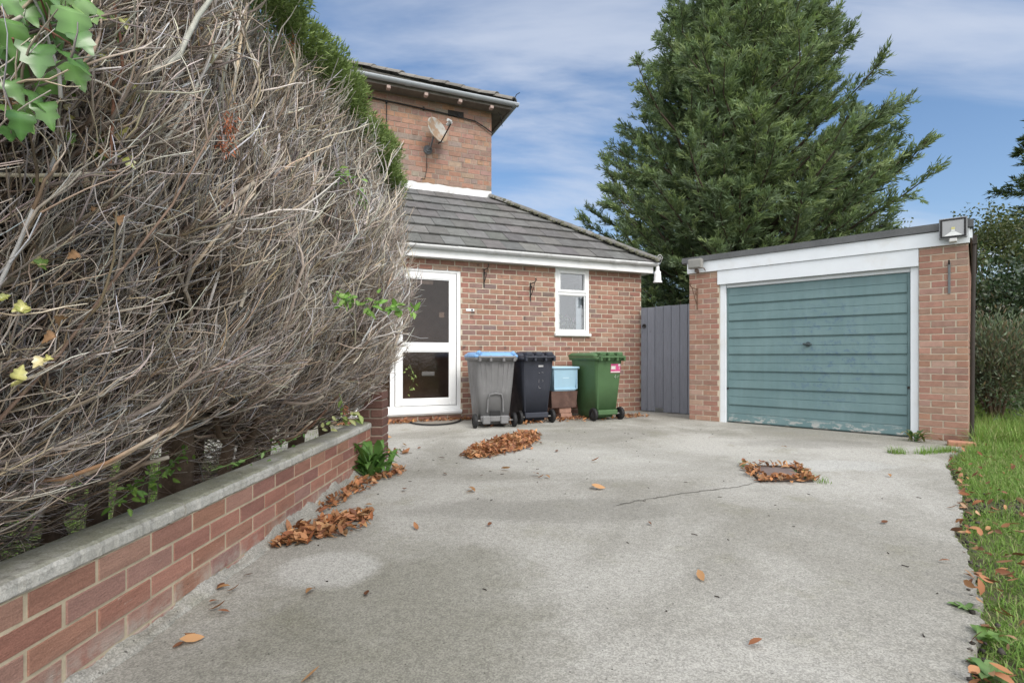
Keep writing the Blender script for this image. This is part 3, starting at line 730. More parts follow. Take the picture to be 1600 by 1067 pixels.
# hanging basket brackets
def basket_bracket(x, z0, z1, label, mat, parent_loc, rz, reach=.22, group='hanging basket brackets on the walls'):
    o = empty('basket_bracket', parent_loc, rz); tag(o, label, 'bracket', group)
    h = z1-z0; m = MB()
    m.box(-.010, .010, -.008, .0, 0, h); m.build('wall_bar', mat, o)
    m = MB(); m.tube([(0, -.006, h-.02), (0, -reach*.8, h-.015), (0, -reach, h+.005), (0, -reach-.02, h+.03), (0, -reach, h+.045), (0, -reach+.02, h+.03)], .0075, 6)
    m.tube([(0, -.006, h*.25), (0, -.07, h*.42), (0, -.13, h*.68), (0, -reach*.78, h-.02)], .0065, 6)
    pts = [(0, -.05-.03*math.cos(a)*(1-a/14), h*.72+.03*math.sin(a)*(1-a/14)) for a in np.linspace(0, 9, 18)]
    m.tube(pts, .005, 5); m.build('scroll_arm', mat, o)
    return o
basket_bracket(0, 2.12, 2.42, 'black iron basket bracket on the house wall, nearer the door', MT['iron'], on_house(.39, 0, 2.12), HR)
basket_bracket(0, 1.93, 2.24, 'black iron basket bracket on the house wall, nearer the small window', MT['iron'], on_house(1.215, 0, 1.93), HR)
# door bell plate
o = empty('doorbell', on_house(.155, 0, 1.745), HR); tag(o, 'small white doorbell plate on bricks beside the white door', 'doorbell')
m = MB(); m.box(-.07, .07, -.012, .0, -.02, .02, None, .004); m.build('plate', MT['white'], o)
m = MB(); m.box(.012, .044, -.016, -.012, -.012, .012, None, .002); m.build('button', M('grey button', (.08, .08, .085), .5, .1), o)
# mat by the door
o = empty('door_mat', (-1.20, 7.98, .004), math.radians(6)); tag(o, 'half-round mat with a black rim below the white door', 'mat')
m = MB(); A = [(.40*math.cos(a), -.60*math.sin(a)) for a in np.linspace(0, math.pi, 33)]
m.add([(x*.93, y*.94, .012) for x, y in A], [tuple(range(33))]); m.build('coir', M('worn mat', (.23, .21, .18), .95, .3, 12, .5, 90, .004), o)
m = MB(); m.tube([(x, y, .014) for x, y in A], .013, 6); m.build('rim', MT['black'], o)

# ================================================================== GARAGE
GRZ = math.atan2(-.6727, .74)
gar = empty('garage', (2.825, 8.16, 0), GRZ); tag(gar, 'brick garage with a teal up-and-over door under white boards', 'garage')
GW, GD = 3.321, 5.2
gw_par = dict(course=.0792, length=.2295, joint=.011)
B, Q = brick_wall(0, .470, 0, 2.33, P_GARAGE, None, off=.105, seed=51, **gw_par); x_ = B.build('wall', MT['brick_garage'], gar); Q.build('mortar', MT['mortar'], x_)
B, Q = brick_wall(2.870, GW, 0, 2.35, P_GARAGE, None, off=.115, seed=52, **gw_par); x_ = B.build('wall', MT['brick_garage'], gar); Q.build('mortar', MT['mortar'], x_)
B, Q = brick_wall(0, GD-.11, 0, 2.42, P_GARAGE, None, seed=53, T=lambda s, y, z: (GW-y, s+.11, z), **gw_par); x_ = B.build('wall', MT['brick_garage'], gar); Q.build('mortar', MT['mortar'], x_)
B, Q = brick_wall(0, GD-.11, 0, 2.42, P_GARAGE, None, seed=54, T=lambda s, y, z: (y, GD-s, z), **gw_par); x_ = B.build('wall', MT['brick_garage'], gar); Q.build('mortar', MT['mortar'], x_)
m = MB(); m.box(.1, GW-.1, GD, GD+.1, 0, 2.4); m.build('rear_wall', MT['mortar_old'], gar)
for a, b_ in ((.012, .1), (GW-.1, GW-.012)): m = MB(); m.box(a, b_, .012, .108, 0, 2.3); m.build('corner_pier', MT['mortar_old'], gar)
m = MB(); m.box(.472, .560, .03, .12, -.005, 2.10, None, .004); m.box(2.787, 2.868, .03, .12, -.005, 2.10, None, .004); m.box(.560, 2.787, .055, .12, 2.047, 2.10, None, .003)
m.build('door_frame', MT['whitepaint'], gar)
m = MB(); m.box(-.022, GW+.012, -.032, .0, 2.312, 2.482, None, .003); m.box(-.022, .0, .0, GD, 2.312, 2.47); m.box(GW-.0+.012, GW+.034, .0, GD, 2.37, 2.47)
m.box(.446, 2.868, -.014, .028, 2.098, 2.310, None, .003); fa = m.build('fascia', MT['whitepaint'], gar)
m = MB()
def rz_(y): return -.02*y
m.add([(-.10, -.055, 2.478), (GW+.045, -.055, 2.49), (GW+.045, -.055, 2.578), (-.10, -.055, 2.563), (-.10, GD+.1, 2.40), (GW+.045, GD+.1, 2.41), (GW+.045, GD+.1, 2.50), (-.10, GD+.1, 2.485)], [(0, 1, 2, 3), (4, 7, 6, 5), (3, 2, 6, 7), (0, 4, 5, 1), (1, 5, 6, 2), (0, 3, 7, 4)])
gr_ = m.build('roof', MT['felt'], gar)
m = MB(); m.box(GW+.036, GW+.075, .02, 3.0, 2.3, 2.40); m.tube([(GW+.05, .06, 2.3), (GW+.04, .07, 1.6), (GW+.03, .07, .05)], .022, 8); m.build('downpipe', M('dark brown pipe', (.035, .028, .024), .6, .2), gar)
# up-and-over door
gdr = empty('garage_door', (.560, .07, 0)); gdr.parent = gar
m = MB(); DW = 2.227
m.box(.003, DW-.003, .012, .04, .008, 2.043)
m.box(.004, .034, .0, .014, .010, 2.041, None, .003); m.box(DW-.034, DW-.004, .0, .014, .010, 2.041, None, .003)
ph = 2.03/8
for i in range(8):
    z0 = .010+i*ph; z1 = z0+ph; zm = z0+ph*.52
    x0, x1 = .036, DW-.036
    pr = [(z0+.012, .004), (z0+.004, .016), ]
    # lower half leans out to a drip edge, fine groove, upper half, then a deep shadow gap
    prof = [(z0+.010, .012), (z0+.010, -.008), (z0+.018, -.011), (zm-.004, -.002), (zm, .005), (zm+.004, -.002), (z1-.018, .004), (z1-.006, .012)]
    vs = [(x0, y, z) for z, y in prof] + [(x1, y, z) for z, y in prof]; n = len(prof)
    m.add(vs, [(j, j+1, n+j+1, n+j) for j in range(n-1)] + [tuple(range(n)), tuple(range(2*n-1, n-1, -1))])
m.build('door_panel', MT['gdoor'], gdr)
m = MB(); m.cyl((1.105, -.012, 1.17), (0, 1, 0), .032, .02, 20); m.tube([(1.105, -.02, 1.17), (1.105, -.06, 1.17)], .010, 8); m.tube([(1.05, -.06, 1.175), (1.16, -.06, 1.165)], [.013, .011], 8); m.build('handle', M('tarnished handle', (.05, .07, .075), .5, .3), gdr)
m = MB(); m.box(.006, .03, -.012, .0, .50, .53); m.build('pivot', MT['iron'], gdr); m = MB(); m.box(DW-.03, DW-.008, -.012, .0, .60, .63); m.build('pivot', MT['iron'], gdr)
# floodlights
def on_gar(x, y, z):
    c, s = math.cos(GRZ), math.sin(GRZ); return (2.825+x*c-y*s, 8.16+x*s+y*c, z)
fl1 = empty('floodlight', on_gar(.155, -.035, 2.33), GRZ + R(4)); tag(fl1, 'small old grey floodlight at the gate end of the garage boards', 'floodlight', 'floodlights on the garage')
m = MB(); m.loft([rr(.19, .05, .012, 0), rr(.21, .09, .012, .005), rr(.21, .10, .012, .14), rr(.19, .06, .012, .15)], None, False)
for v in range(len(m.v)): m.v[v] = (m.v[v][0], m.v[v][1]-.11, m.v[v][2]+.03)
b1 = m.build('housing', M('aged grey metal', (.27, .265, .25), .6, .15, dirt=(.12, .11, .1)), fl1)
m = MB(); m.box(-.088, .088, -.166, -.159, .045, .155, None, .003); m.build('lens', M('dull lamp glass', (.20, .20, .185), .25, .1), fl1)
m = MB(); m.box(-.02, .02, -.1, .02, -.02, .03, None, .004); m.tube([(.09, -.1, .04), (.12, -.08, .03), (.12, -.02, .0)], .008, 6); m.build('mount', M('brown mount', (.12, .09, .075), .7, .2), fl1)
fl2 = empty('floodlight', on_gar(3.185, -.035, 2.36), GRZ + R(3)); tag(fl2, 'large black-rimmed floodlight at the grass end of the garage', 'floodlight', 'floodlights on the garage')
m = MB(); m.box(-.125, .125, -.09, -.05, .005, .245, None, .006); m.box(-.09, .09, -.05, -.01, .05, .2, None, .006); m.build('housing', M('grey lamp housing', (.22, .23, .24), .5, .1), fl2)
m = MB(); ring(m, -.114, .114, .018, .234, .019, -.099, -.088); m.build('rim', MT['black'], fl2)
m = MB(); m.box(-.10, .10, -.0925, -.0905, .032, .22); m.build('reflector', M('lamp reflector', (.30, .31, .32), .3, .05, metal=.2), fl2)
m = MB(); m.add([(-.085, -.095, .034), (.085, -.095, .034), (.02, -.0935, .085), (-.02, -.0935, .085)], [(0, 1, 2, 3)]); m.box(-.016, .016, -.096, -.0932, .086, .11); m.build('reflector_tray', M('bright tray', (.66, .68, .68), .3, .05), fl2, False)
m = MB(); m.add([(-.016, -.0975, .108), (.016, -.0975, .108), (.016, -.0975, .135), (-.016, -.0975, .135)], [(0, 1, 2, 3)]); m.build('lamp_chip', M('yellow chip', (.55, .52, .22), .5, .05), fl2, False)
m = MB(); m.box(-.035, .035, -.11, -.03, -.035, .004, None, .006); m.build('motion_sensor', M('pale sensor', (.55, .55, .54), .5, .1), fl2)
basket_bracket(0, 1.75, 2.09, 'rusty basket bracket on the garage pillar by the grey gate', MT['rusty'], on_gar(.13, 0, 1.74), GRZ, .26)
o = empty('wall_hook', on_gar(3.152, 0, 1.74), GRZ); tag(o, 'long dark metal hook bar on the garage pillar by the grass', 'hook')
m = MB(); m.box(-.012, .012, -.010, 0, .0, .37, None, .003); m.build('bar', M('galvanised dark bar', (.13, .14, .145), .5, .3), o)
m = MB(); m.tube([(0, -.01, .35), (0, -.05, .36), (0, -.06, .385), (0, -.045, .37)], .009, 6); m.build('hook', MT['iron'], o)
# gate
gate = empty('side_gate', (2.365, 9.40, 0), GRZ); tag(gate, 'grey wooden boarded gate between the house and the garage', 'gate')
m = MB(); x = .0; r = random.Random(3)
for i, wd in enumerate((.125, .152, .160, .150, .158, .140, .15)):
    g = r.uniform(.92, 1.08); c = (.20*g, .213*g, .25*g)
    bz = .012 + (.07 if i == 2 else r.uniform(0, .008)); m.box(x+.003, x+wd-.003, .0, .022, bz, 1.89+r.uniform(-.004, .004)+.012*x, c, .004); x += wd
gb = m.build('boards', MT['gate'], gate)
m = MB()
m.box(.02, x-.02, .024, .055, .25, .35, (.132, .145, .182)); m.build('rail', MT['gate'], gate)
for z in (1.0, 1.65): m = MB(); m.box(.02, x-.02, .024, .055, z, z+.1, (.132, .145, .182)); m.build('rail', MT['gate'], gate)
m = MB(); m.cyl((.075, -.006, 1.565), (0, 1, 0), .028, .012, 20); pts = [(.075+.034*math.cos(a), -.018, 1.552+.034*math.sin(a)) for a in np.linspace(0, 2*math.pi, 21)]; m.tube(pts, .006, 6, None, False); m.build('ring_handle', MT['iron'], gate)

# ================================================================== WHEELIE BINS
def wheelie(loc, rz, label, body, lid, wd, style):
    o = empty('wheelie_bin', loc, rz); tag(o, label, 'wheelie bin', 'bins along the house wall')
    w2 = wd/2; m = MB()
    # local: rear (wheel side) towards -y
    S = lambda z, a, f_, b__, rad: rr(a, f_+b__, rad, z, 0, (f_-b__)/2)
    m.loft([S(.030, wd*.70, .34, .10, .03), S(.035, wd*.74, .36, .12, .04), S(.16, wd*.77, .38, .14, .05), S(.165, wd*.77, .38, .21, .05), S(.60, wd*.90, .44, .255, .06), S(.93, wd*.985, .48, .285, .065), S(.955, wd*1.0, .485, .29, .065)])
    m.loft([S(.940, wd*1.0, .485, .29, .05), S(.945, wd*1.07, .52, .325, .06), S(.985, wd*1.09, .53, .335, .06), S(.99, wd*1.07, .52, .325, .06)])
    m.box(-w2*.72, w2*.72, -.245, -.17, .085, .165, None, .012)        # axle strip
    if style == 'ribbed':
        for x in (-.62, -.40, -.16, .16, .40, .62):
            xt = x*w2*1.12; xb = x*w2*.80; yb, yt = -.205, -.284
            m.add([(xb-.012, yb-.006, .22), (xb+.012, yb-.006, .22), (xt+.016, yt-.010, .90), (xt-.016, yt-.010, .90), (xb-.02, yb+.02, .22), (xb+.02, yb+.02, .22), (xt+.03, yt+.02, .90), (xt-.03, yt+.02, .90)], [(0, 1, 2, 3), (0, 3, 7, 4), (1, 5, 6, 2), (3, 2, 6, 7), (0, 4, 5, 1)])
        m.tube([(-.115, -.238, .22), (-.105, -.252, .40), (-.085, -.262, .47), (0, -.268, .485), (.085, -.262, .47), (.105, -.252, .40), (.115, -.238, .22)], .013, 8)
        m.box(-.185, -.075, -.275, -.17, .055, .17, None, .012); m.box(.075, .185, -.275, -.17, .055, .17, None, .012)
    else:
        for x in (-.82, .82): m.tube([(x*w2*.80, -.195, .18), (x*w2*1.02, -.27, .92)], .014, 6)
    bo = m.build('body', body, o)
    if style == 'ribbed':
        m = MB(); m.box(-.075, .075, -.235, -.2, .165, .235, None, .004); m.build('foot_notch', MT['black'], bo)
    # lid
    m = MB(); yo = .11
    if style == 'ribbed':
        L_ = lambda z, a, b__, cy: rr(a, b__, .05, z, 0, cy)
        m.loft([L_(.992, wd*1.10, .86, .10), L_(1.004, wd*1.11, .87, .10), L_(1.025, wd*1.08, .85, .10), L_(1.062, wd*.92, .74, .11), L_(1.066, wd*.78, .62, .11)])
        m.box(-w2*.98, -w2*.72, -.34, -.22, 1.0, 1.085, None, .03); m.box(w2*.72, w2*.98, -.34, -.22, 1.0, 1.075, None, .03)
    else:
        L_ = lambda z, a, b__, cy: rr(a, b__, .05, z, 0, cy)
        m.loft([L_(.992, wd*1.10, .80, .13), L_(1.012, wd*1.12, .81, .13), L_(1.03, wd*1.08, .79, .13), L_(1.058, wd*.94, .68, .14), L_(1.062, wd*.84, .58, .14)])
        for x in (-.55, -.02, .55): m.box(x*w2*1.15-.055, x*w2*1.15+.055, -.345, -.05, 1.0, 1.072, None, .018)
    lo = m.build('lid', lid, o)
    m = MB(); m.tube([(-w2*.85, -.375, .992), (w2*.85, -.375, .992)], .016, 10)
    for x in (-.85, -.32, .32, .85): m.box(x*w2-.018, x*w2+.018, -.385, -.30, .93, 1.012, None, .008)
    m.build('handle', body, o)
    m = MB(); m.tube([(-w2*1.0, -.205, .10), (w2*1.0, -.205, .10)], .011, 10); m.build('axle', M('steel axle', (.30, .29, .28), .5, .15), o)
    for sx in (-1, 1):
        m = MB(); cx = sx*w2*.99; secs = []
        for dx, rad in ((-.026, .055), (-.026, .086), (-.020, .099), (.0, .102), (.020, .099), (.026, .086), (.026, .055)):
            secs.append([(cx+dx, -.205+rad*math.cos(a), .10+rad*math.sin(a)) for a in np.linspace(0, 2*math.pi, 29)[:-1]])
        m.loft(secs, None, True, False); wo = m.build('wheel', MT['black'], o)
        m = MB(); secs = []
        for dx, rad in ((-.012, .056), (-.018, .050), (-.012, .04), (-.022, .022), (.022, .022), (.012, .04), (.018, .050), (.012, .056)):
            secs.append([(cx+dx, -.205+rad*math.cos(a), .10+rad*math.sin(a)) for a in np.linspace(0, 2*math.pi, 21)[:-1]])
        m.loft(secs, None, True, True); m.build('rim', M('dark rim', (.05, .05, .052), .5, .1), wo)
    return o
BR = R(22.2)
def bin_at(x, y): 
    c, s = math.cos(BR), math.sin(BR); return (x - (-.205)*(-s)*1.0, y - (-.205)*c, 0)
g1 = wheelie(bin_at(-.22, 7.24), BR - R(7), 'grey ribbed wheelie bin with a blue lid beside the white door', MT['bin_grey'], MT['bin_blue'], .575, 'ribbed')
g2 = wheelie(bin_at(.36, 7.68), BR, 'charcoal black wheelie bin between the blue-lidded bin and the blue crate', MT['bin_dark'], MT['bin_dark'], .535, 'plain')
g3 = wheelie(bin_at(1.485, 8.06), BR + R(3), 'green wheelie bin with a pink and white sticker near the gate', MT['bin_green'], MT['bin_green'], .51, 'plain')
def rear_plate(name, par, x0, x1, z0, z1, mat, lift=.004):
    yb = lambda z: np.interp(z, [.165, .60, .93], [-.21, -.255, -.285]) - lift
    m = MB(); m.add([(x0, yb(z0), z0), (x1, yb(z0), z0), (x1, yb(z1), z1), (x0, yb(z1), z1)], [(0, 1, 2, 3)]); return m.build(name, mat, par, False)
white_l = M('white print', (.62, .60, .58), .6, .1); pink = M('pink print', (.50, .075, .20), .5, .15)
st = rear_plate('sticker', g3, .02, .205, .745, .885, pink)
for (a, b_, c, d) in ((.028, .105, .80, .852), (.022, .20, .75, .768), (.16, .20, .85, .883), (.11, .115, .79, .86), (.178, .184, .80, .84)): rear_plate('printed_panel', st, a, b_, c, d, white_l, .006)
nm_ = MB()
yb = lambda z: np.interp(z, [.165, .60, .93], [-.21, -.255, -.285]) - .006
for (x0, z0, x1, z1) in ((.118, .715, .100, .675), (.100, .675, .135, .675), (.122, .70, .122, .655), (.155, .70, .158, .66), (.175, .705, .172, .68)): nm_.tube([(x0, yb(z0), z0), (x1, yb(z1), z1)], .004, 4)
nm_.build('painted_number', M('faded white paint', (.32, .40, .30), .7, .3), g3)
rear_plate('sticker', g2, .005, .085, .845, .872, M('small label', (.45, .45, .46), .6, .2))
nm_ = MB()
for (x0, z0, x1, z1) in ((.01, .76, .03, .755), (.06, .765, .09, .76), (.02, .66, .02, .61), (.02, .565, .025, .53), (.025, .53, .055, .528), (.075, .655, .095, .635), (.075, .63, .085, .625)): nm_.tube([(x0, yb(z0), z0), (x1, yb(z1), z1)], .0035, 4)
nm_.build('painted_number', M('worn white paint', (.26, .26, .28), .7, .3), g2)

# crate, box and bricks between the bins
c0 = on_house(1.62, -.62, 0)
def hl(dx, dy, z): 
    c, s = math.cos(HR), math.sin(HR); return (.84+dx*c-dy*s, 8.15+dx*s+dy*c, z)
cr_ = empty('recycling_crate', hl(.02, .19, .452), HR); tag(cr_, 'pale blue plastic crate standing on the brown box', 'crate')
m = MB(); m.loft([rr(.40, .32, .03, 0), rr(.405, .325, .03, .01), rr(.455, .375, .03, .345), rr(.46, .38, .03, .36)]); m.loft([rr(.46, .38, .03, .35), rr(.50, .42, .03, .353), rr(.50, .42, .03, .385), rr(.47, .39, .03, .387)])
for x in (-.2, .2): m.box(x-.008, x+.008, -.192, -.17, .03, .34)
m.box(-.2, .2, -.178, -.165, .02, .04)
m.build('shell', MT['crate'], cr_)
m = MB()
for (x, z, w_, h_) in ((-.05, .20, .11, .016),): yy = -.160-.025*z/.345; m.box(x, x+w_, yy-.004, yy+.01, z, z+h_)
m.build('moulded_mark', M('paler blue', (.47, .64, .75), .5, .1), cr_)
bx = empty('planter_box', hl(.0, .20, .188), HR); tag(bx, 'weathered brown box propped on bricks under the blue crate', 'box')
m = MB(); m.loft([rr(.44, .36, .01, 0, n=2), rr(.475, .39, .01, .25, n=2), rr(.48, .395, .012, .262, n=2), rr(.44, .35, .01, .262, n=2), rr(.43, .34, .01, .06, n=2)], None, False); m.build('shell', MT['box_brown'], bx)
for i, (dx, z, rz, lb) in enumerate(((.05, .0, .1, 'loose brick on the concrete under the brown box, bottom of its stack'), (.045, .093, -.06, 'loose brick on top of another brick under the brown box'))):
    o = empty('loose_brick', hl(dx, .16, z), HR+rz); tag(o, lb, 'brick', 'bricks propping the brown box')
    m = MB(); m.box(-.105, .105, -.11, .11, .002, .092, None, .008); 
    for v in range(len(m.v)): m.v[v] = tuple(c+random.uniform(-.003, .003) for c in m.v[v])
    m.build('brick', M('pale pink brick', (.34, .20, .15), .9, .25, 12, .4, 60, .005), o)
o = empty('loose_brick', hl(-.13, .36, 0), HR); tag(o, 'loose brick deep in shadow at the back under the brown box', 'brick', 'bricks propping the brown box')
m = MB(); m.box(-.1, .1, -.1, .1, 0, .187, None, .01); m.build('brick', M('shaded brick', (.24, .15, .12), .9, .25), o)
# brick lying at the foot of the garage pillar
o = empty('loose_brick', (5.02, 5.72, .0), GRZ+.1); tag(o, 'loose orange brick at the foot of the garage pillar by the grass', 'brick')
m = MB(); m.box(-.12, .12, -.055, .055, -.01, .055, None, .01); m.build('brick', M('orange brick', (.40, .20, .13), .9, .2, 12, .4, 60, .005), o)

# ================================================================== LOW GARDEN WALL
WX = lambda y: -1.362+.0187*y
low = empty('garden_wall', (WX(0), 0, 0), 0); tag(low, 'low red brick garden wall with a concrete coping below the dead hedge', 'wall')
B, Q = brick_wall(-1.4, 4.62, -.05, .352, P_LOW, None, course=.0805, length=.238, joint=.0085, off=-.02, rec=.0035, jit=.0022, seed=61, b=.0028, T=lambda s, y, z: (-y+.0187*s, s, z))
lb = B.build('brickwork', MT['brick_low'], low); Q.build('mortar', M('buff pointing', (.44, .375, .27), .95, .25, 12, .6, 120, .004), lb)
m = MB(); m.add([(-.115+.0187*y, y, z) for y in (-1.4, 4.62) for z in (-.05, .352)] + [(-.10+.0187*y, y, z) for y in (-1.4, 4.62) for z in (-.05, .352)], [(0, 2, 3, 1), (4, 5, 7, 6), (0, 1, 5, 4), (2, 6, 7, 3)]); m.build('rear_face', MT['mortar_old'], lb)
# coping slabs with worn arrises
def worn_slab(y0, y1, seed):
    r = np.random.default_rng(seed); n = int((y1-y0)/.018)+2; ys = np.linspace(y0, y1, n)
    w1 = smooth_noise(n, 9, .0012, seed)+r.normal(size=n)*.0014; w2 = smooth_noise(n, 9, .0010, seed+1)+r.normal(size=n)*.0008
    chip = np.clip(smooth_noise(n, 30, .004, seed+2)-.004, 0, .009)+np.abs(r.normal(size=n))*.0015
    P = []
    for i, y in enumerate(ys):
        x = .0187*y; f_ = .006+w1[i]
        P.append([(x+f_-.004, y, .354+chip[i]*.6), (x+f_+.002, y, .362), (x+f_+.003, y, .392-chip[i]), (x+f_-.003, y, .404-chip[i]*.7), (x+f_-.014-chip[i], y, .410+w2[i]*.5), (x-.075, y, .413+w2[i]*.4), (x-.135, y, .411), (x-.147+w2[i], y, .402), (x-.148, y, .354)])
    m = MB(); m.loft(P, None, False, True, True); return m
for i, (a, b_) in enumerate(((-1.4, .55), (.556, 2.06), (2.066, 3.32), (3.326, 4.45), (4.456, 4.618))): worn_slab(a, b_, 70+i*5).build('coping_slab', MT['coping'], low)
# cement haunch smeared along the foot
n = 240; ys = np.linspace(-1.4, 4.62, n); r = np.random.default_rng(2)
hz = .045+np.clip(smooth_noise(n, 16, .016, 8), -.03, .05)+r.normal(size=n)*.004; hx = .055+np.clip(smooth_noise(n, 12, .014, 9), -.03, .04)+r.normal(size=n)*.004
P = [[(.0187*y-.02, y, hz[i]+.004), (.0187*y+.003, y, hz[i]), (.0187*y+.010+hx[i]*.15, y, hz[i]*.62), (.0187*y+hx[i]*.6, y, .016), (.0187*y+hx[i], y, .002), (.0187*y+hx[i], y, -.02)] for i, y in enumerate(ys)]
m = MB(); m.loft(P, None, True, False, False); m.build('cement_haunch', MT['concrete'], low)
pil = empty('brick_pillar', (-1.285, 4.735, 0)); tag(pil, 'short dark brown brick pillar at the far end of the garden wall', 'pillar')
r = random.Random(3); m = MB()
for i in range(9):
    z0 = -.04+i*.0805
    for (a, b_) in (((-.118, .118),) if i % 2 else ((-.118, -.004), (.006, .118))):
        g = r.uniform(.75, 1.1); m.box(a+r.uniform(0, .004), b_-r.uniform(0, .004), -.108+r.uniform(-.004, .004), .108, z0+.006, z0+.0745, (.155*g, .085*g, .070*g), .006)
pb = m.build('bricks', MT['brick_low'], pil)
m = MB(); m.box(-.108, .108, -.098, .098, -.04, .69); m.build('mortar', MT['mortar_old'], pb)

# ================================================================== DRAIN COVER, LEAVES, WEEDS
LEAFC = np.array([(.36, .165, .08), (.42, .215, .105), (.29, .125, .065), (.47, .28, .15), (.24, .105, .06), (.38, .185, .09)])
def dry_leaves(P, size, tilt=.5, cols=LEAFC, z_up=True, g=None):
    """curled leaf meshes; P (N,3) -> V,F,C  (two strips of three quads along a midrib)"""
    g = g or rng; N = len(P); L = size*g.uniform(.4, 1.3, N); Wd = L*g.uniform(.34, .5, N)
    az = g.uniform(0, 2*np.pi, N); ti = g.normal(0, tilt, N); ro = g.normal(0, tilt, N)
    d = np.stack([np.cos(az)*np.cos(ti), np.sin(az)*np.cos(ti), np.sin(ti)], 1)
    s0 = np.stack([-np.sin(az), np.cos(az), np.zeros(N)], 1); n0 = np.cross(d, s0)
    s_ = s0*np.cos(ro)[:, None]+n0*np.sin(ro)[:, None]; n_ = np.cross(d, s_)
    T_ = [-.5, -.22, .08, .32, .5]; Ww = [.05, .9, 1.0, .6, .03]
    curl = g.uniform(-.35, .45, N); fold = g.uniform(.05, .55, N)
    V = []
    for t, wv in zip(T_, Ww):
        c = P + d*(L*t)[:, None] + n_*(curl*L*(t*t*1.6-.12))[:, None]
        for sg in (-1, 0, 1):
            V.append(c + s_*(Wd*.5*wv*sg)[:, None] + n_*(fold*Wd*.5*wv*abs(sg))[:, None])
    V = np.stack(V, 1); F0 = []
    for i in range(4):
        for j in range(2): a = i*3+j; F0.append((a, a+1, a+4, a+3))
    F = (np.arange(N)[:, None, None]*15 + np.array(F0)[None]).reshape(-1, 4)
    ci = cols[g.integers(0, len(cols), N)]*g.uniform(.55, 1.3, (N, 1))*(1+g.normal(size=(N, 1))*np.array([[.05, 0, -.08]]))
    if z_up:
        mn = V[:, :, 2].min(1); V[:, :, 2] += np.maximum(0, P[:, 2]-mn*1.0+.0)[:, None]*.8
    return V.reshape(-1, 3), F, np.repeat(ci, 15, 0)
def pile(name, label, path, width, n, size, hmax, kind='stuff', seed=1):
    g = np.random.default_rng(seed); path = np.array(path, float); seg = np.r_[0, np.cumsum(np.linalg.norm(np.diff(path, axis=0), axis=1))]
    u = g.uniform(0, seg[-1], n); x = np.interp(u, seg, path[:, 0]); y = np.interp(u, seg, path[:, 1])
    wv = np.interp(u/seg[-1], np.linspace(0, 1, len(width)), width); a = g.uniform(0, 2*np.pi, n); q = np.sqrt(g.uniform(0, 1, n))*(1+g.normal(size=n)*.12)
    x = x+np.cos(a)*q*wv; y = y+np.sin(a)*q*wv; z = .008+np.clip(1-q*q, 0, 1)*hmax*g.uniform(.1, 1, n)
    V, F, Cc = dry_leaves(np.stack([x, y, z], 1), size, .45, g=g)
    V[:, 2] = np.maximum(V[:, 2], .005)
    o = np_mesh(name, V, F, MT['dry'], None, Cc, True); tag(o, label, 'leaves', None, kind); return o
pile('leaf_pile', 'long heap of brown leaves swept up before the bins', [(-.38, 5.10), (-.20, 5.45), (.02, 6.0), (.22, 6.55)], [.13, .30, .27, .14], 2000, .066, .055, seed=1)
pile('leaf_pile', 'heap of brown leaves against the foot of the low garden wall', [(-1.22, 2.72), (-1.05, 3.0), (-.95, 3.2)], [.05, .20, .10], 420, .066, .032, seed=2)
pile('leaf_litter', 'brown leaves along the wall foot below the green weed', [(-1.24, 3.3), (-1.20, 3.7), (-1.15, 4.1), (-1.0, 4.35), (-1.02, 4.62)], [.05, .09, .13, .12, .03], 300, .062, .02, seed=3)
pile('leaf_litter', 'brown leaves along the foot of the house wall by the door', [on_house(-1.9, -.12, 0)[:2], on_house(-.9, -.12, 0)[:2], on_house(.25, -.10, 0)[:2]], [.08, .10, .09, .07], 330, .075, .03, seed=4)
pile('leaf_litter', 'brown leaves blown under the row of bins', [on_house(.1, -.85, 0)[:2], on_house(1.0, -.65, 0)[:2], on_house(2.9, -.75, 0)[:2]], [.2, .3, .3, .15], 420, .075, .02, seed=5)
pile('leaf_litter', 'few brown leaves behind the end pillar of the low wall', [(-1.35, 5.2), (-1.15, 5.3)], [.12, .12], 50, .075, .02, seed=6)
DC = [(2.10, 4.72), (2.60, 4.66), (2.42, 4.03), (1.93, 4.05)]
dcv = empty('drain_cover', (2.26, 4.37, .0)); tag(dcv, 'square inspection cover sunk in the concrete, edged with brown leaves', 'drain cover')
m = MB()
def quad_at(s, z): return [(2.26*0+(x-2.26)*s, (y-4.37)*s, z) for x, y in DC]
m.add(quad_at(.66, .012)+quad_at(.66, .002), [(0, 1, 2, 3), (0, 4, 5, 1), (1, 5, 6, 2), (2, 6, 7, 3), (3, 7, 4, 0)]); m.build('lid', M('rusty purple lid', (.16, .125, .115), .8, .25, 12, .4, 120, .003), dcv)
m = MB(); m.add(quad_at(.88, .005), [(0, 1, 2, 3)]); m.build('dirt_surround', M('damp dirt', (.06, .05, .04), .95, .4, 20, .6, 60, .006), dcv, False)
m = MB()
for i in range(4):
    a = quad_at(.82, .008)[i]; b_ = quad_at(.82, .008)[(i+1) % 4]; m.tube([a, b_], .010, 5)
m.build('frame', M('rusty frame', (.075, .055, .045), .8, .3), dcv)
g = np.random.default_rng(15); Pn = []
for i in range(330):
    k = g.integers(0, 4); u = g.random(); s_ = g.uniform(.48, 1.08) if k != 1 else g.uniform(.72, 1.02); 
    if k == 0 and g.random() < .4: k = 2
    a = quad_at(s_, 0)[k]; b_ = quad_at(s_, 0)[(k+1) % 4]; Pn.append((2.26+a[0]+(b_[0]-a[0])*u, 4.37+a[1]+(b_[1]-a[1])*u, g.uniform(.01, .035)))
V, F, Cc = dry_leaves(np.array(Pn), .06, .4, g=g); V[:, 2] = np.maximum(V[:, 2], .006)
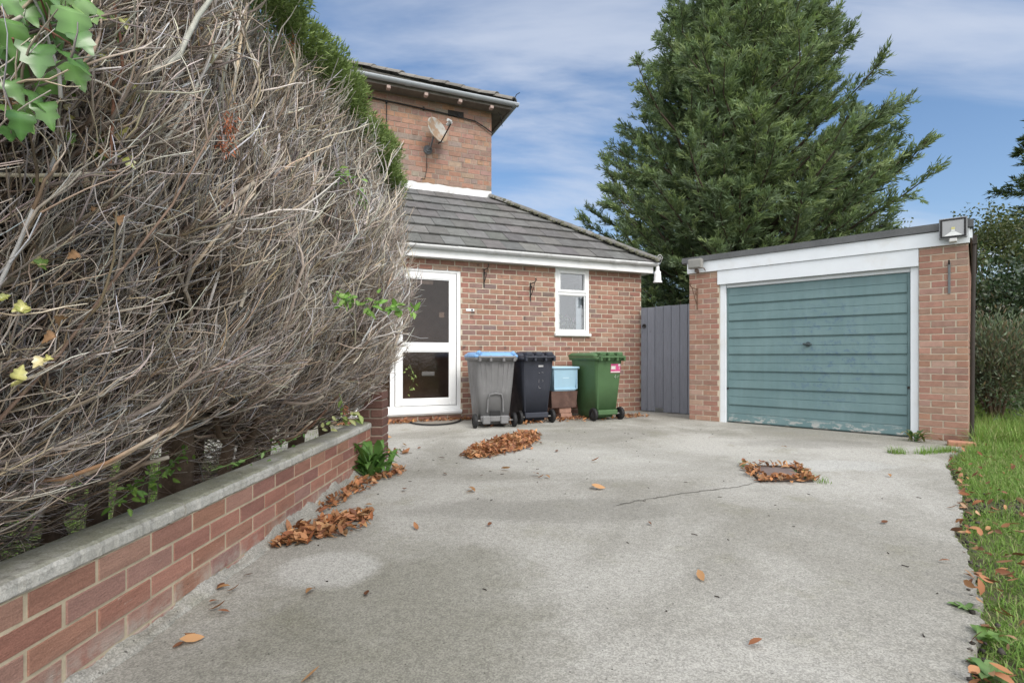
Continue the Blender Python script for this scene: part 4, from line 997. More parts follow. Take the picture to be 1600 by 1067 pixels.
o = np_mesh('leaf_litter', V, F, MT['dry'], None, Cc, True); tag(o, 'brown leaves caught round the square inspection cover', 'leaves', None, 'stuff')
# individual leaves lying about on the concrete
spots = [(690, 717, 0), (735, 770, 0), (752, 745, 0), (845, 748, 1), (838, 744, 1), (855, 747, 1), (925, 763, 0), (935, 765, 0), (765, 822, 0), (650, 827, 0), (632, 768, 0), (737, 768, 0), (695, 742, 0), (632, 698, 0), (655, 702, 0), (930, 722, 0), (1110, 686, 0), (1390, 745, 0), (1382, 818, 0), (1095, 905, 0), (1015, 820, 0), (340, 955, 0), (350, 960, 0), (348, 922, 0), (345, 918, 0), (300, 1005, 0), (278, 1012, 0), (295, 1000, 0), (335, 945, 0), (485, 928, 0), (573, 930, 0), (485, 1062, 0), (388, 902, 0), (365, 925, 0), (1180, 1010, 1), (1225, 700, 0), (870, 706, 0), (790, 735, 0), (560, 830, 0), (568, 808, 0), (552, 800, 0), (575, 792, 0), (598, 690, 0), (605, 685, 0), (1500, 790, 1), (1488, 796, 1), (1475, 880, 1)]
base_leaf = []
for k in range(6):
    g = np.random.default_rng(200+k); V, F, Cc = dry_leaves(np.array([[0, 0, .010]]), .078, .30, g=g, cols=LEAFC*.8); V[:, 2] = np.maximum(V[:, 2], .004)
    me_o = np_mesh('fallen_leaf', V, F, MT['dry'], None, Cc, True); base_leaf.append(me_o)
for i, (u, v, q) in enumerate(spots):
    Z = 800/(v-557.0); x = (u-800)/800*Z
    if i < 6: o = base_leaf[i]
    else:
        o = base_leaf[i % 6].copy(); C.objects.link(o)
    o.location = (x, Z, .004); o.rotation_euler = (0, 0, random.uniform(0, 6.28)); k = random.uniform(.7, 1.15)*min(1, .45+Z*.14); o.scale = (k, k, k)
    tag(o, 'single curled brown leaf lying loose on the concrete drive', 'leaf', 'loose leaves scattered on the drive')
# grit and bits of twig on the concrete
g = np.random.default_rng(31); n = 110
Pg = np.stack([g.uniform(-1.1, 3.0, n), g.uniform(1.3, 7.2, n), np.full(n, .004)], 1); Pg = Pg[Pg[:, 0] < edge_x(Pg[:, 1])-.1]
n = len(Pg); a = g.uniform(0, 6.28, n); D = np.stack([np.cos(a), np.sin(a), np.zeros(n)], 1); L_ = g.uniform(.006, .035, n)
Pt = Pg[:, None, :]+D[:, None, :]*(np.linspace(-.5, .5, 4)[None, :, None]*L_[:, None, None]); Pt[:, 1:3, :2] += g.normal(size=(n, 2, 2))*.003
V, F, Cc = tubes(Pt, np.full((n, 4), .0022), 4, np.repeat(np.repeat(np.array([[.05, .04, .033]]), 4, 0)[None], n, 0)*g.uniform(.6, 1.6, (n, 1, 1)))
o = np_mesh('twig_litter', V, F, MT['twig'], None, Cc); tag(o, kind='stuff'); tag(o, 'dark specks of twig and grit on the concrete drive', 'litter')

def blades(P, h, wd, lean, cols, g, K=4):
    """grass blades as tapering strips"""
    N = len(P); a = g.uniform(0, 2*np.pi, N); d = np.stack([np.cos(a), np.sin(a), np.zeros(N)], 1); s_ = np.stack([-np.sin(a), np.cos(a), np.zeros(N)], 1)
    ln = lean*g.uniform(.1, 1.3, N); V = []
    for i in range(K):
        t = i/(K-1); c = P + np.array([0, 0, 1.0])*(h*(t-.28*t*t*ln))[:, None] + d*(h*ln*t*t*.75)[:, None]
        w_ = wd*(1-t**1.6)+.0004
        V += [c - s_*(w_/2)[:, None] if np.ndim(w_) else c - s_*w_/2, c + s_*(w_/2)[:, None] if np.ndim(w_) else c + s_*w_/2]
    V = np.stack(V, 1); F0 = np.array([(2*i, 2*i+1, 2*i+3, 2*i+2) for i in range(K-1)])
    F = (np.arange(N)[:, None, None]*2*K+F0[None]).reshape(-1, 4)
    return V.reshape(-1, 3), F, np.repeat(cols, 2*K, 0)
GC = np.array([(.165, .285, .06), (.215, .34, .08), (.125, .23, .05), (.26, .36, .11), (.36, .36, .18)])
def grass_cols(n, g, w_=(.33, .33, .2, .1, .04)): return GC[g.choice(5, n, p=w_)]*g.uniform(.75, 1.2, (n, 1))

# ================================================================== GRASS VERGE
g = np.random.default_rng(77)
n = 170000
y = 1.0 + 10.5*g.random(n)**1.15; ex = edge_x(np.minimum(y, 5.4)); ex = np.where(y > 5.4, 4.72+(y-5.4)*.91, ex); x = ex - .02 + (1.0+.55*y)*g.random(n)**1.35
ns = np.sin(x*5.1+1.3*np.sin(y*3.7))+np.sin(y*6.3+1.1*np.sin(x*4.1)+1)+.6*np.sin(x*13+y*9)
lx = (x-2.825)*.74-(y-8.16)*.6727
keep = (lx > 3.38) | (y < 5.75)
bare = np.exp(-((y-3.42-.12*(x-3))/.17)**2)*(x < 4.4)
dens = np.where(y < 3.1, .34+.40*(ns > .2), np.where(y < 5, .50+.4*(ns > -.5), 1.0))*(1-.95*bare)*np.clip((x-ex+.02)/.12, .15, 1)
keep &= g.random(n) < dens
x, y, ex = x[keep], y[keep], ex[keep]; n = len(x)
h = np.where(y < 3.2, .026, np.where(y < 5.2, .055, .10))*g.uniform(.5, 1.5, n)
tall = (y > 5.7) & (g.random(n) < .5); h = np.where(tall, g.uniform(.16, .34, n), h)
h *= np.clip((x-ex)/.15, .45, 1)
P = np.stack([x, y, np.full(n, -.03)], 1)
V, F, Cc = blades(P, h+.02, np.where(h > .12, .0060, .0042), 1.5, grass_cols(n, g, (.27, .27, .2, .14, .12)), g)
o = np_mesh('grass', V, F, MT['grass'], None, Cc); tag(o, 'bright green rough grass beside the concrete drive', 'grass', None, 'stuff')
# tufts growing in the joint of the concrete before the garage
def tuft(name, label, pts, n, h0, w_=.004, spread=.05, seed=1, catg='grass', group=None, cols=None):
    g = np.random.default_rng(seed); pts = np.array(pts, float); k = g.integers(0, len(pts), n); P = np.zeros((n, 3)); P[:, :2] = pts[k, :2]+g.normal(size=(n, 2))*spread; P[:, 2] = -.005
    V, F, Cc = blades(P, h0*g.uniform(.4, 1.3, n), np.full(n, w_), 1.1, grass_cols(n, g) if cols is None else cols[g.integers(0, len(cols), n)]*g.uniform(.7, 1.2, (n, 1)), g)
    o = np_mesh(name, V, F, MT['grass'], None, Cc); tag(o, label, catg, group); return o
tuft('grass_tuft', 'small grass tuft in the concrete joint nearest the teal door', [(4.02, 5.30), (3.95, 5.30)], 160, .09, .004, .035, 1)
tuft('grass_tuft', 'ragged strip of short grass in the concrete joint by the verge', [(4.2+.06*i, 5.26+.02*i) for i in range(9)], 420, .08, .004, .03, 2)
tuft('grass_tuft', 'wisps of grass beside the square inspection cover', [(2.44, 4.14), (2.42, 4.22), (2.50, 4.4), (2.12, 4.66), (2.45, 4.05)], 150, .07, .004, .03, 3)
# leaves lying in the verge
g = np.random.default_rng(41); n = 420
y = 1.2+5.0*g.random(n)**1.9; x = edge_x(y)+.0+.9*g.random(n)**1.6*(.3+.22*y)
P = np.stack([x, y, g.uniform(-.01, .045, n)], 1)
V, F, Cc = dry_leaves(P, .055, .45, g=g, cols=LEAFC*np.array([.85, .88, .95])); o = np_mesh('leaf_litter', V, F, MT['dry'], None, Cc, True); tag(o, 'brown leaves scattered through the grass verge', 'leaves', None, 'stuff')
# dark crumbs of broken tarmac and soil on the verge edge
g = np.random.default_rng(42); n = 420
y = np.r_[3.42+g.normal(size=220)*.14, 1.2+4*g.random(200)]; x = edge_x(y)+np.r_[g.uniform(-.02, .9, 220), np.abs(g.normal(size=200))*.05-.01]
P = np.stack([x, y, g.uniform(-.03, .008, n)], 1); a = g.normal(size=(n, 8, 3))*g.uniform(.001, .004, (n, 1, 1)); cube = np.array([(-1,-1,-1),(1,-1,-1),(1,1,-1),(-1,1,-1),(-1,-1,1),(1,-1,1),(1,1,1),(-1,1,1)])*1.0
V = P[:, None, :]+cube[None]*g.uniform(.002, .007, (n, 1, 1))+a*.5; F = (np.arange(n)[:, None, None]*8+np.array([(0,3,2,1),(4,5,6,7),(0,1,5,4),(1,2,6,5),(2,3,7,6),(3,0,4,7)])[None]).reshape(-1, 4)
o = np_mesh('soil_crumbs', V.reshape(-1, 3), F, MT['twig'], None, np.repeat(np.array([[.05, .045, .04]])*g.uniform(.5, 2.2, (n, 1)), 8, 0)); tag(o, 'dark crumbs of soil along the broken concrete edge', 'soil', None, 'stuff')

# ---- leafy weeds
def leafy(name, label, loc, n, length, width, lift, seed, cols, catg='weed', mat=None, rosette=True, group=None):
    g = np.random.default_rng(seed); o = empty(name, loc); tag(o, label, catg, group)
    az = g.uniform(0, 6.28, n); V = []; F = []; Cc = []; K = 6
    for i in range(n):
        L = length*g.uniform(.55, 1.15); W_ = width*g.uniform(.7, 1.2); up = lift*g.uniform(.4, 1.3); d = np.array([math.cos(az[i]), math.sin(az[i])]); s_ = np.array([-d[1], d[0]])
        off = g.normal(size=2)*length*.18; col = cols[g.integers(0, len(cols))]*g.uniform(.8, 1.2); b0 = len(V); wob = g.uniform(0, 6)
        for k in range(K):
            t = k/(K-1); r_ = L*t; z = up*L*(math.sin(t*2.2))*1.0 + .005; ww = W_*.5*math.sin(math.pi*min(1, .12+.88*t)**.8)*(1+.22*math.sin(k*2.6+wob))+.002
            for sg in (-1, 0, 1): V.append((off[0]+d[0]*r_+s_[0]*ww*sg, off[1]+d[1]*r_+s_[1]*ww*sg, z+abs(sg)*ww*.35)); Cc.append(col*(1.12 if sg == 0 else 1))
        for k in range(K-1):
            for j in (0, 1): q = b0+k*3+j; F.append((q, q+1, q+4, q+3))
    np_mesh('leaves', np.array(V), np.array(F), mat or MT['leaf'], o, np.array(Cc), True); return o
GW_ = np.array([(.10, .21, .05), (.13, .25, .07), (.08, .17, .045)])
leafy('dock_weed', 'bright green leafy weed at the foot of the low wall by the pillar', (-1.19, 4.30, .0), 46, .24, .07, 1.0, 1, GW_)
leafy('dandelion_weed', 'pale green flat weed at the bottom corner of the verge', (1.50, 1.62, -.01), 9, .07, .03, .35, 2, np.array([(.16, .26, .09), (.12, .22, .07)]))
leafy('dandelion_weed', 'flat green weed in the verge, further up from the bottom corner', (1.69, 1.82, -.01), 9, .065, .026, .4, 3, np.array([(.13, .24, .06), (.16, .27, .08)]))
leafy('dandelion_weed', 'small green weed against the foot of the garage pillar', (4.75, 6.02, .0), 16, .17, .03, .9, 4, np.array([(.07, .13, .05), (.2, .2, .08)]))
leafy('dandelion_weed', 'low green weed among the leaves by the broken concrete edge', (1.80, 2.03, -.01), 7, .055, .022, .4, 5, np.array([(.17, .27, .09), (.13, .23, .07)]))
# ================================================================== DEAD HEDGE
hedge = empty('conifer_hedge', (-1.7, 2.6, 0)); tag(hedge, 'tall dead brown hedge of bare twigs with a living green top behind the low wall', 'hedge')
HO = np.array([-1.7, 2.6, 0.0])
g = np.random.default_rng(101); rng = g
Y0, Y1 = .72, 4.88
zk = [.38, .55, .72, 1.0, 1.5, 2.0, 2.45, 2.7]; xk = [-1.52, -1.40, -1.20, -1.02, -.87, -.87, -.93, -1.05]
def Xf(y, z):
    b_ = np.interp(z, zk, xk)
    b_ = b_ + .05*np.sin(y*3.1+z*2.0)+.05*np.sin(y*6.7-z*4.1+1.0)+.045*np.sin(y*11+z*7+2*np.sin(z*4))+.03*np.sin(y*17-z*13)-.05
    far = np.clip((y-4.3)/.6, 0, 1); b_ = b_ - far**2*np.interp(z, [.4, .9, 1.5, 2.6], [.02, .0, -.03, .16]) + np.clip((y-3.2)/1.0, 0, 1)*np.interp(z, [.4, .8, 1.2], [.16, .08, 0])
    return b_
def bottom(y): return np.interp(y, [.5, 1.3, 1.6, 1.8, 2.35, 2.75, 3.1, 3.5, 4.8], [.34, .34, .46, .74, .82, .62, .48, .42, .42])
# trunks
def trunk(y, x, r_, z1, lean, fork=True, seed=0):
    rr_ = random.Random(seed); m = MB(); pts = []; rad = []
    for k in range(9):
        t = k/8; pts.append((x-HO[0]+lean[0]*t+.02*math.sin(k*1.7+seed), y-HO[1]+lean[1]*t*t+.03*math.sin(k*1.1+seed*2), -.05+t*(z1+.05))); rad.append(r_*(1.25-.75*t+.35*max(0, .15-t)*4)*rr_.uniform(.93, 1.07))
    m.tube(pts, rad, 12)
    if fork:
        for q in range(6):
            k = rr_.randint(2, 7); p = Vector(pts[k]); dr_ = Vector((rr_.uniform(-.1, .55), rr_.uniform(-.6, .6), rr_.uniform(.35, .8))); L = rr_.uniform(.4, .8)
            lp = [p, p+Vector((dr_.x*.35, dr_.y*.4, dr_.z*.12))*L, p+Vector((dr_.x*.7, dr_.y*.7, dr_.z*.45))*L, p+Vector((dr_.x*.9, dr_.y*.85, dr_.z))*L]
            m.tube([tuple(v) for v in lp], [rad[k]*.55, rad[k]*.5, rad[k]*.38, rad[k]*.15], 8)
    return m.build('trunk', MT['bark'], hedge)
for i, (y, x, r_, z1, ln) in enumerate(((.95, -1.66, .05, 2.3, (.1, .2)), (1.45, -1.70, .045, 2.3, (.15, .1)), (2.02, -1.62, .030, 2.2, (.1, -.3)), (2.22, -1.66, .052, 2.3, (.0, .1)), (2.46, -1.63, .066, 2.3, (.08, .05)), (2.78, -1.60, .028, 2.2, (.12, .55)), (1.80, -1.72, .024, 1.8, (.25, .35)), (2.10, -1.85, .03, 1.9, (-.1, -.4)), (2.62, -1.95, .035, 2.0, (.1, .3)), (2.9, -1.80, .026, 1.9, (.1, -.4)), (3.0, -1.62, .040, 2.2, (.15, .6)), (3.30, -1.64, .046, 2.3, (.1, .5)), (3.85, -1.66, .05, 2.3, (.1, .3)), (4.4, -1.64, .045, 2.2, (.1, .1)))): trunk(y, x, r_, z1, ln, True, i)
# main dead branches
def hollow_(P): 
    c = P[:, -1]; q = np.sin(c[:, 1]*4.3+1.2*np.sin(c[:, 2]*3.1))+np.sin(c[:, 2]*5.7+1.5*np.sin(c[:, 1]*2.9)+2)
    return q < 1.15+g.uniform(-.5, .5, len(c))
def offcoping(P): return (P[:, :, 2] > np.where(P[:, :, 0] < -1.50, .03, .43)+np.interp(P[:, :, 1], [1.3, 1.7, 2.9, 3.4], [.55, .95, .95, .40])*np.maximum(P[:, :, 0]+1.47, 0)).all(1)
def grow(n, kind):
    y = g.uniform(Y0, Y1-.05, n); z0 = g.uniform(.3, 2.15, n)
    rise = g.uniform(.05, .75, n)*np.where(g.random(n) < .2, 1.5, 1); zt = np.minimum(z0+rise, 2.46); lowb = bottom(y)
    zt = np.maximum(zt, lowb+g.uniform(0, .25, n)); z0 = np.maximum(z0, lowb-.02)
    x0 = -1.66+g.normal(size=n)*.10; yt = y+g.normal(.06, .24, n); yt = np.clip(yt, Y0-.1, Y1)
    xt = Xf(yt, zt)-g.uniform(.0, .22, n)
    K = 8; t = np.linspace(0, 1, K)[None, :]
    X = x0[:, None]+(xt-x0)[:, None]*t; Yv = y[:, None]+(yt-y)[:, None]*t; Z = z0[:, None]+(zt-z0)[:, None]*(t**g.uniform(.9, 1.9, n)[:, None])
    P = np.stack([X, Yv, Z], 2); w_ = np.cumsum(g.normal(size=(n, K, 3))*.013, 1); w_ -= w_[:, :1]; P += w_
    return P
def twig_cols(n, K, base, tip, g, tipamt=None):
    """bark brown at the base, weather-bleached towards the tip"""
    t = np.linspace(0, 1, K)[None, :, None]; k = g.uniform(.48, 1.5, (n, 1, 1)); b_ = np.array(base)[None, None]*k; e = np.array(tip)[None, None]*k
    m_ = (g.uniform(.1, 1, (n, 1, 1)) if tipamt is None else tipamt[:, None, None]); tint = 1+g.normal(size=(n, 1, 3))*np.array([.02, .03, .06])+g.normal(size=(n, 1, 1))*np.array([.05, 0, -.07])
    return (b_+(e-b_)*t*m_)*tint
BROWN, GREY, PALE, RED = (.20, .15, .115), (.56, .52, .47), (.80, .77, .72), (.24, .135, .085)
NM = 980
PM = grow(NM, 0)
rad0 = g.uniform(.0038, .0095, NM); rm = rad0[:, None]*np.linspace(1.1, .38, 8)[None]
PMk = offcoping(PM); Vs = [tubes(PM[PMk], rm[PMk], 5, twig_cols(int(PMk.sum()), 8, BROWN, GREY, g))]
# cut stubs: thick, ending short of the face with a pale sawn end
NS = 170; PS = grow(NS, 1); PS = PS[PS[:, :, 1].min(1) > 1.22]; PS += np.cumsum(g.normal(size=PS.shape)*.012, 1)*np.linspace(0, 1, 8)[None, :, None]; NS = len(PS); PS = PS[:, :1]+(PS-PS[:, :1])*g.uniform(.84, 1.03, (NS, 1, 1)); rs = g.uniform(.0045, .0105, NS)[:, None]*np.linspace(1.15, .8, 8)[None]
cs_ = twig_cols(NS, 8, RED, (.46, .40, .34), g); cs_[:, -1] = np.array((.55, .50, .42))
Vs.append(tubes(PS, rs, 7, cs_))
capc = PS[:, -1]
def children(PP, n_per, tmin, Lr, r0, spread, out, K, g, upb=.25, curl=.35):
    N, KP, _ = PP.shape; idx = np.repeat(np.arange(N), n_per); n = len(idx); t = tmin+(1-tmin)*g.random(n)**.8; f = t*(KP-1); i0 = np.minimum(f.astype(int), KP-2); fr = (f-i0)[:, None]
    p = PP[idx, i0]*(1-fr)+PP[idx, i0+1]*fr; d = unit(PP[idx, i0+1]-PP[idx, i0])
    d = unit(d*.75+g.normal(size=(n, 3))*spread+np.array(out)[None]+np.array([0, 0, upb])[None]*g.uniform(-.6, 1.2, (n, 1)))
    L = g.uniform(*Lr, n); s = L/(K-1); pts = [p]; c = unit(g.normal(size=(n, 3)))
    for k in range(1, K):
        d = unit(d+c*curl/(K-1)+g.normal(size=(n, 3))*.16+np.array([0, 0, .10])); pts.append(pts[-1]+d*s[:, None])
    P = np.stack(pts, 1); rad = (r0*g.uniform(.7, 1.35, n))[:, None]*np.linspace(1.15, .42, K)[None]
    return P, rad
PB, rB = children(PM, 17, .35, (.12, .38), .0029, .30, (.24, .0, .12), 6, g)
# keep the twigs inside the clipped face of the hedge
def inside(P, slack):
    tip = P[:, -1]; return (tip[:, 0] < Xf(tip[:, 1], tip[:, 2])+slack) & (tip[:, 2] > bottom(tip[:, 1])-.03) & (tip[:, 2] < 2.50) & (tip[:, 1] < Y1+.06)
k = inside(PB, g.uniform(.0, .10, len(PB))); PB, rB = PB[k], rB[k]
k = offcoping(PB); PB, rB = PB[k], rB[k]
Vs.append(tubes(PB, rB, 4, twig_cols(len(PB), 6, BROWN, GREY, g)))
PC, rC = children(PB, 4, .30, (.06, .20), .0019, .38, (.16, 0, .10), 5, g, .2, .55)
k = inside(PC, g.uniform(.02, .11, len(PC))); PC, rC = PC[k], rC[k]
k = offcoping(PC); PC, rC = PC[k], rC[k]
k = hollow_(PC); PC, rC = PC[k], rC[k]
Vs.append(tubes(PC, rC, 3, twig_cols(len(PC), 5, (.33, .27, .22), PALE, g)))
NT = 190; yt_ = g.uniform(1.15, 4.6, NT); zt_ = g.uniform(.62, 1.95, NT); zt_ = np.maximum(zt_, bottom(yt_)+.05); K = 9
dt_ = unit(np.stack([g.uniform(.05, .35, NT), g.normal(.12, .28, NT), g.uniform(.55, 1, NT)], 1)); Lt = g.uniform(.28, .80, NT); cu = unit(g.normal(size=(NT, 3))); PT_ = [np.stack([Xf(yt_, zt_)-g.uniform(.08, .20, NT), yt_, zt_], 1)]
for k in range(1, K): dt_ = unit(dt_+cu*.07+g.normal(size=(NT, 3))*.13); PT_.append(PT_[-1]+dt_*(Lt/(K-1))[:, None])
PT_ = np.stack(PT_, 1); PT_[:, :, 0] = np.minimum(PT_[:, :, 0], Xf(PT_[:, :, 1], PT_[:, :, 2])+.035); k = PT_[:, -1, 2] < 2.50; PT_ = PT_[k]; NT = len(PT_)
rt = g.uniform(.0035, .0085, NT)[:, None]*np.linspace(1.15, .5, K)[None]; ta = g.uniform(.5, 1, NT)
Vs.append(tubes(PT_, rt, 6, twig_cols(NT, K, (.40, .34, .285), (.66, .62, .56), g, ta)))
PF_, rF_ = children(PT_, 7, .25, (.10, .30), .0030, .34, (.08, 0, .12), 6, g, .3, .45); Vs.append(tubes(PF_, rF_, 4, twig_cols(len(PF_), 6, (.40, .35, .30), (.72, .68, .62), g)))
# bleached bunches: long pale bare twigs high on the face
NW = 60; yw = np.r_[g.normal(3.0, .22, 34), g.uniform(1.0, 4.5, 26)]; zw = np.r_[g.uniform(1.7, 2.15, 34), g.uniform(.9, 2.2, 26)]; xw = Xf(yw, zw)-.03; K = 7
dw = unit(np.stack([g.normal(.10, .12, NW), g.normal(.1, .25, NW), g.uniform(.5, 1, NW)], 1)); Lw = g.uniform(.18, .42, NW); PW = [np.stack([xw, yw, zw], 1)]
for k in range(1, K): dw = unit(dw+g.normal(size=(NW, 3))*.22); PW.append(PW[-1]+dw*(Lw/(K-1))[:, None])
PW = np.stack(PW, 1); rw = g.uniform(.002, .0042, NW)[:, None]*np.linspace(1.1, .5, K)[None]
Vs.append(tubes(PW, rw, 5, twig_cols(NW, K, (.52, .49, .46), (.62, .60, .57), g)))
PX, rX = children(PW, 5, .3, (.05, .16), .0015, .5, (.1, 0, 0), 5, g); Vs.append(tubes(PX, rX, 4, twig_cols(len(PX), 5, (.50, .47, .43), (.62, .60, .57), g)))
# low sprawling branches that sweep out over the coping on the near left
LB = [((-1.62, 1.10, .74), (-1.36, 1.35, .72), (-1.18, 1.62, .84), (-1.06, 1.72, .97)), ((-1.66, 1.05, .56), (-1.44, 1.30, .60), (-1.30, 1.60, .64), (-1.18, 1.80, .76)), ((-1.60, 1.00, .62), (-1.40, 1.15, .66), (-1.28, 1.34, .70), (-1.22, 1.5, .74)), ((-1.6, 1.35, .70), (-1.34, 1.62, .78), (-1.14, 1.85, .92), (-1.04, 1.98, 1.0)), ((-1.4, .98, .95), (-1.22, 1.08, 1.06), (-1.10, 1.18, 1.2), (-1.0, 1.22, 1.32)), ((-1.6, .98, .52), (-1.46, 1.12, .53), (-1.38, 1.24, .54), (-1.32, 1.40, .60))]
PL = []
for q in LB:
    q = np.array(q); tt = np.linspace(0, 1, 9); c = [np.interp(tt, np.linspace(0, 1, 4), q[:, j]) for j in range(3)]; PL.append(np.stack(c, 1)+np.cumsum(g.normal(size=(9, 3))*.006, 0))
PL = np.array(PL); Vs.append(tubes(PL, np.array([.012, .013, .009, .010, .014, .008])[:, None]*np.linspace(1.1, .5, 9)[None], 8, twig_cols(len(PL), 9, (.24, .17, .12), (.50, .45, .38), g)))
PQ, rQ = children(PL, 40, .1, (.10, .34), .0024, .38, (.02, .22, .0), 7, g, .15); k = offcoping(PQ); PQ, rQ = PQ[k], rQ[k]; Vs.append(tubes(PQ, rQ, 4, twig_cols(len(PQ), 7, (.20, .16, .13), (.44, .40, .36), g)))
PR, rR = children(PQ, 4, .2, (.05, .18), .0014, .45, (.05, .1, 0), 5, g, .2); k = offcoping(PR); PR, rR = PR[k], rR[k]; Vs.append(tubes(PR, rR, 3, twig_cols(len(PR), 5, (.26, .22, .19), PALE, g)))
# drooping thin twigs along the bottom edge near the left
ND = 8000; yd = .75+g.random(ND)**1.5*2.6; PD0 = np.stack([g.uniform(-2.0, -1.42, ND), yd, g.uniform(.20, .85, ND)], 1); PD = [PD0]; dd = unit(np.stack([g.uniform(.15, .6, ND), g.normal(.35, .4, ND), g.normal(-.22, .25, ND)], 1)); Ld = g.uniform(.12, .36, ND)
for k in range(1, 7): dd = unit(dd+g.normal(size=(ND, 3))*.12+np.array([0, .03, .07])); PD.append(PD[-1]+dd*(Ld/6)[:, None])
PD = np.stack(PD, 1); k = offcoping(PD) & ~((np.abs(PD[:, -1, 1]-2.42) < .40) & (g.random(len(PD)) < .86) & (PD[:, :, 2].min(1) < .80)); PD = PD[k]; Vs.append(tubes(PD, np.full((len(PD), 1), .0018)*np.linspace(1.2, .5, 7)[None], 3, twig_cols(len(PD), 7, BROWN, (.42, .37, .33), g)))
V, F, Cc = cat(Vs); o = np_mesh('twigs', V-HO, F, MT['twig'], hedge, Cc); tag(o, kind='stuff')
V, F, Cc = diamonds(capc-np.array([0, 0, .008]), np.tile([0, 0, 1.0], (NS, 1)), .016, .014, np.tile([.58, .54, .46], (NS, 1)), .5); 
# dead growth added deep inside to block light; inner shade in its dark colour
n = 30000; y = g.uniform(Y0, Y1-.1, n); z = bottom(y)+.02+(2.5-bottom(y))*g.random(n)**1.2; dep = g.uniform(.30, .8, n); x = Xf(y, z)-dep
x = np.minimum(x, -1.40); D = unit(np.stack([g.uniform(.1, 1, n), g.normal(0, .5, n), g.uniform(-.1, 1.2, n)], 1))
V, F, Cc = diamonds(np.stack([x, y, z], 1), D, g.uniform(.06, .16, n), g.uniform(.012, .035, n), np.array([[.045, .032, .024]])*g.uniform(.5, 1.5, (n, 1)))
o = np_mesh('shade_foliage', V-HO, F, MT['twig'], hedge, Cc); tag(o, kind='stuff')
# rust-coloured dead sprays still hanging on
def sprays(c, n, r_, D0, L, W, cols, g, jit=.5):
    P = np.array(c)[None]+g.normal(size=(n, 3))*np.array(r_)[None]; D = unit(np.array(D0)[None]+g.normal(size=(n, 3))*jit); return diamonds(P, D, L*g.uniform(.6, 1.3, n), W*g.uniform(.7, 1.2, n), cols[g.integers(0, len(cols), n)]*g.uniform(.8, 1.2, (n, 1)))
ru = np.array([(.40, .13, .06), (.34, .12, .07), (.46, .18, .10)]); q = []
for (u, v, Z, nn) in ((358, 195, 1.62, 90), (352, 228, 1.62, 60), (455, 70, 2.2, 30), (540, 640, 3.5, 60), (300, 905, 0, 0)):
    if nn: q.append(sprays(((u-800)/800*Z, Z, 1+(557-v)/800*Z), nn, (.012, .012, .022), (.2, 0, -.6), .022, .004, ru, g))
V, F, Cc = cat(q); o = np_mesh('rusty_sprays', V-HO, F, MT['dry'], hedge, Cc)
# living green top
n = 95000; y = Y0+(Y1+.05-Y0)*g.random(n); th = g.uniform(-.7, 3.3, n); rad = np.sqrt(g.random(n)); lump = 1+.16*np.sin(y*7.3)+.12*np.sin(y*15.1+1)+.08*np.sin(y*31+2)
endf = np.clip((Y1+.1-y)/.35, .25, 1)
cx = -1.18; cz = 2.54; ax = (.305*lump)*endf; az_ = .150*lump*endf
x = cx+np.cos(th)*ax*(.35+.65*rad); z = cz+np.sin(th)*az_*(.35+.65*rad)-.03*np.cos(th)-(1-endf)*.05
x -= np.clip((y-3.9)/.9, 0, 1)**2*.24
x2 = g.random(n) < .30                      # the flat top running back over the hedge
x = np.where(x2, g.uniform(-2.1, -1.2, n), x); z = np.where(x2, 2.60+.04*np.sin(y*9)+g.normal(size=n)*.025, z)
D = unit(np.stack([.55*np.cos(th)+.15, g.normal(0, .55, n), .55*np.sin(th)+.55], 1)+g.normal(size=(n, 3))*.38)
gc = np.array([(.17, .245, .075), (.22, .30, .10), (.13, .19, .065), (.26, .345, .13)])
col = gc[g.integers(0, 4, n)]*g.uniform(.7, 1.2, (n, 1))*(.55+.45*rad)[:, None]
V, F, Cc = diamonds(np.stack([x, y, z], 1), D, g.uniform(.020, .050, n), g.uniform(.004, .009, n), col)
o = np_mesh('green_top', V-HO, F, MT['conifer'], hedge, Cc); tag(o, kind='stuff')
# ================================================================== IVY AND SHOOTS IN THE HEDGE
def ivy_leaf_shape():
    pts = [(0, 0), (.22, -.10), (.46, .02), (.50, .22), (.36, .36), (.42, .58), (.22, .66), (.10, .92), (0, 1.05)]
    return pts
SH = ivy_leaf_shape()
def broad_leaves(Pn, D, N_, L, col, fold, g, shape=SH, wscale=.95):
    V = []; F = []; Cc = []; n = len(shape)
    for i in range(len(Pn)):
        d = D[i]; nn = N_[i]-d*np.dot(N_[i], d); nn /= np.linalg.norm(nn)+1e-9; s_ = np.cross(d, nn); b0 = len(V); f_ = fold[i]; cv = g.uniform(-.25, .05)
        for (a, t) in shape: V.append(Pn[i]+d*L[i]*t+nn*(L[i]*cv*t*t)); Cc.append(col[i]*1.5)
        for sg in (1, -1):
            for (a, t) in shape: V.append(Pn[i]+d*L[i]*t+s_*(sg*a*L[i]*wscale)+nn*(L[i]*(cv*t*t+f_*a*a*2-.16*math.sin(a*9+t*6)*a))); Cc.append(col[i]*(.82+.25*math.sin(t*9)**2))
        for k in range(n-1):
            F.append((b0+k, b0+k+1, b0+n+k+1, b0+n+k)); F.append((b0+k, b0+2*n+k, b0+2*n+k+1, b0+k+1))
    return np.array(V), np.array(F), np.array(Cc)
g = np.random.default_rng(55)
def px(u, v, Z): return np.array([(u-800)/800*Z, Z, 1+(557-v)/800*Z])
ivy = empty('ivy_vine', (-.9, 1.0, 1.4)); tag(ivy, 'ivy with large glossy green leaves on the near upper hedge', 'ivy'); IO = np.array([-.9, 1.0, 1.4])
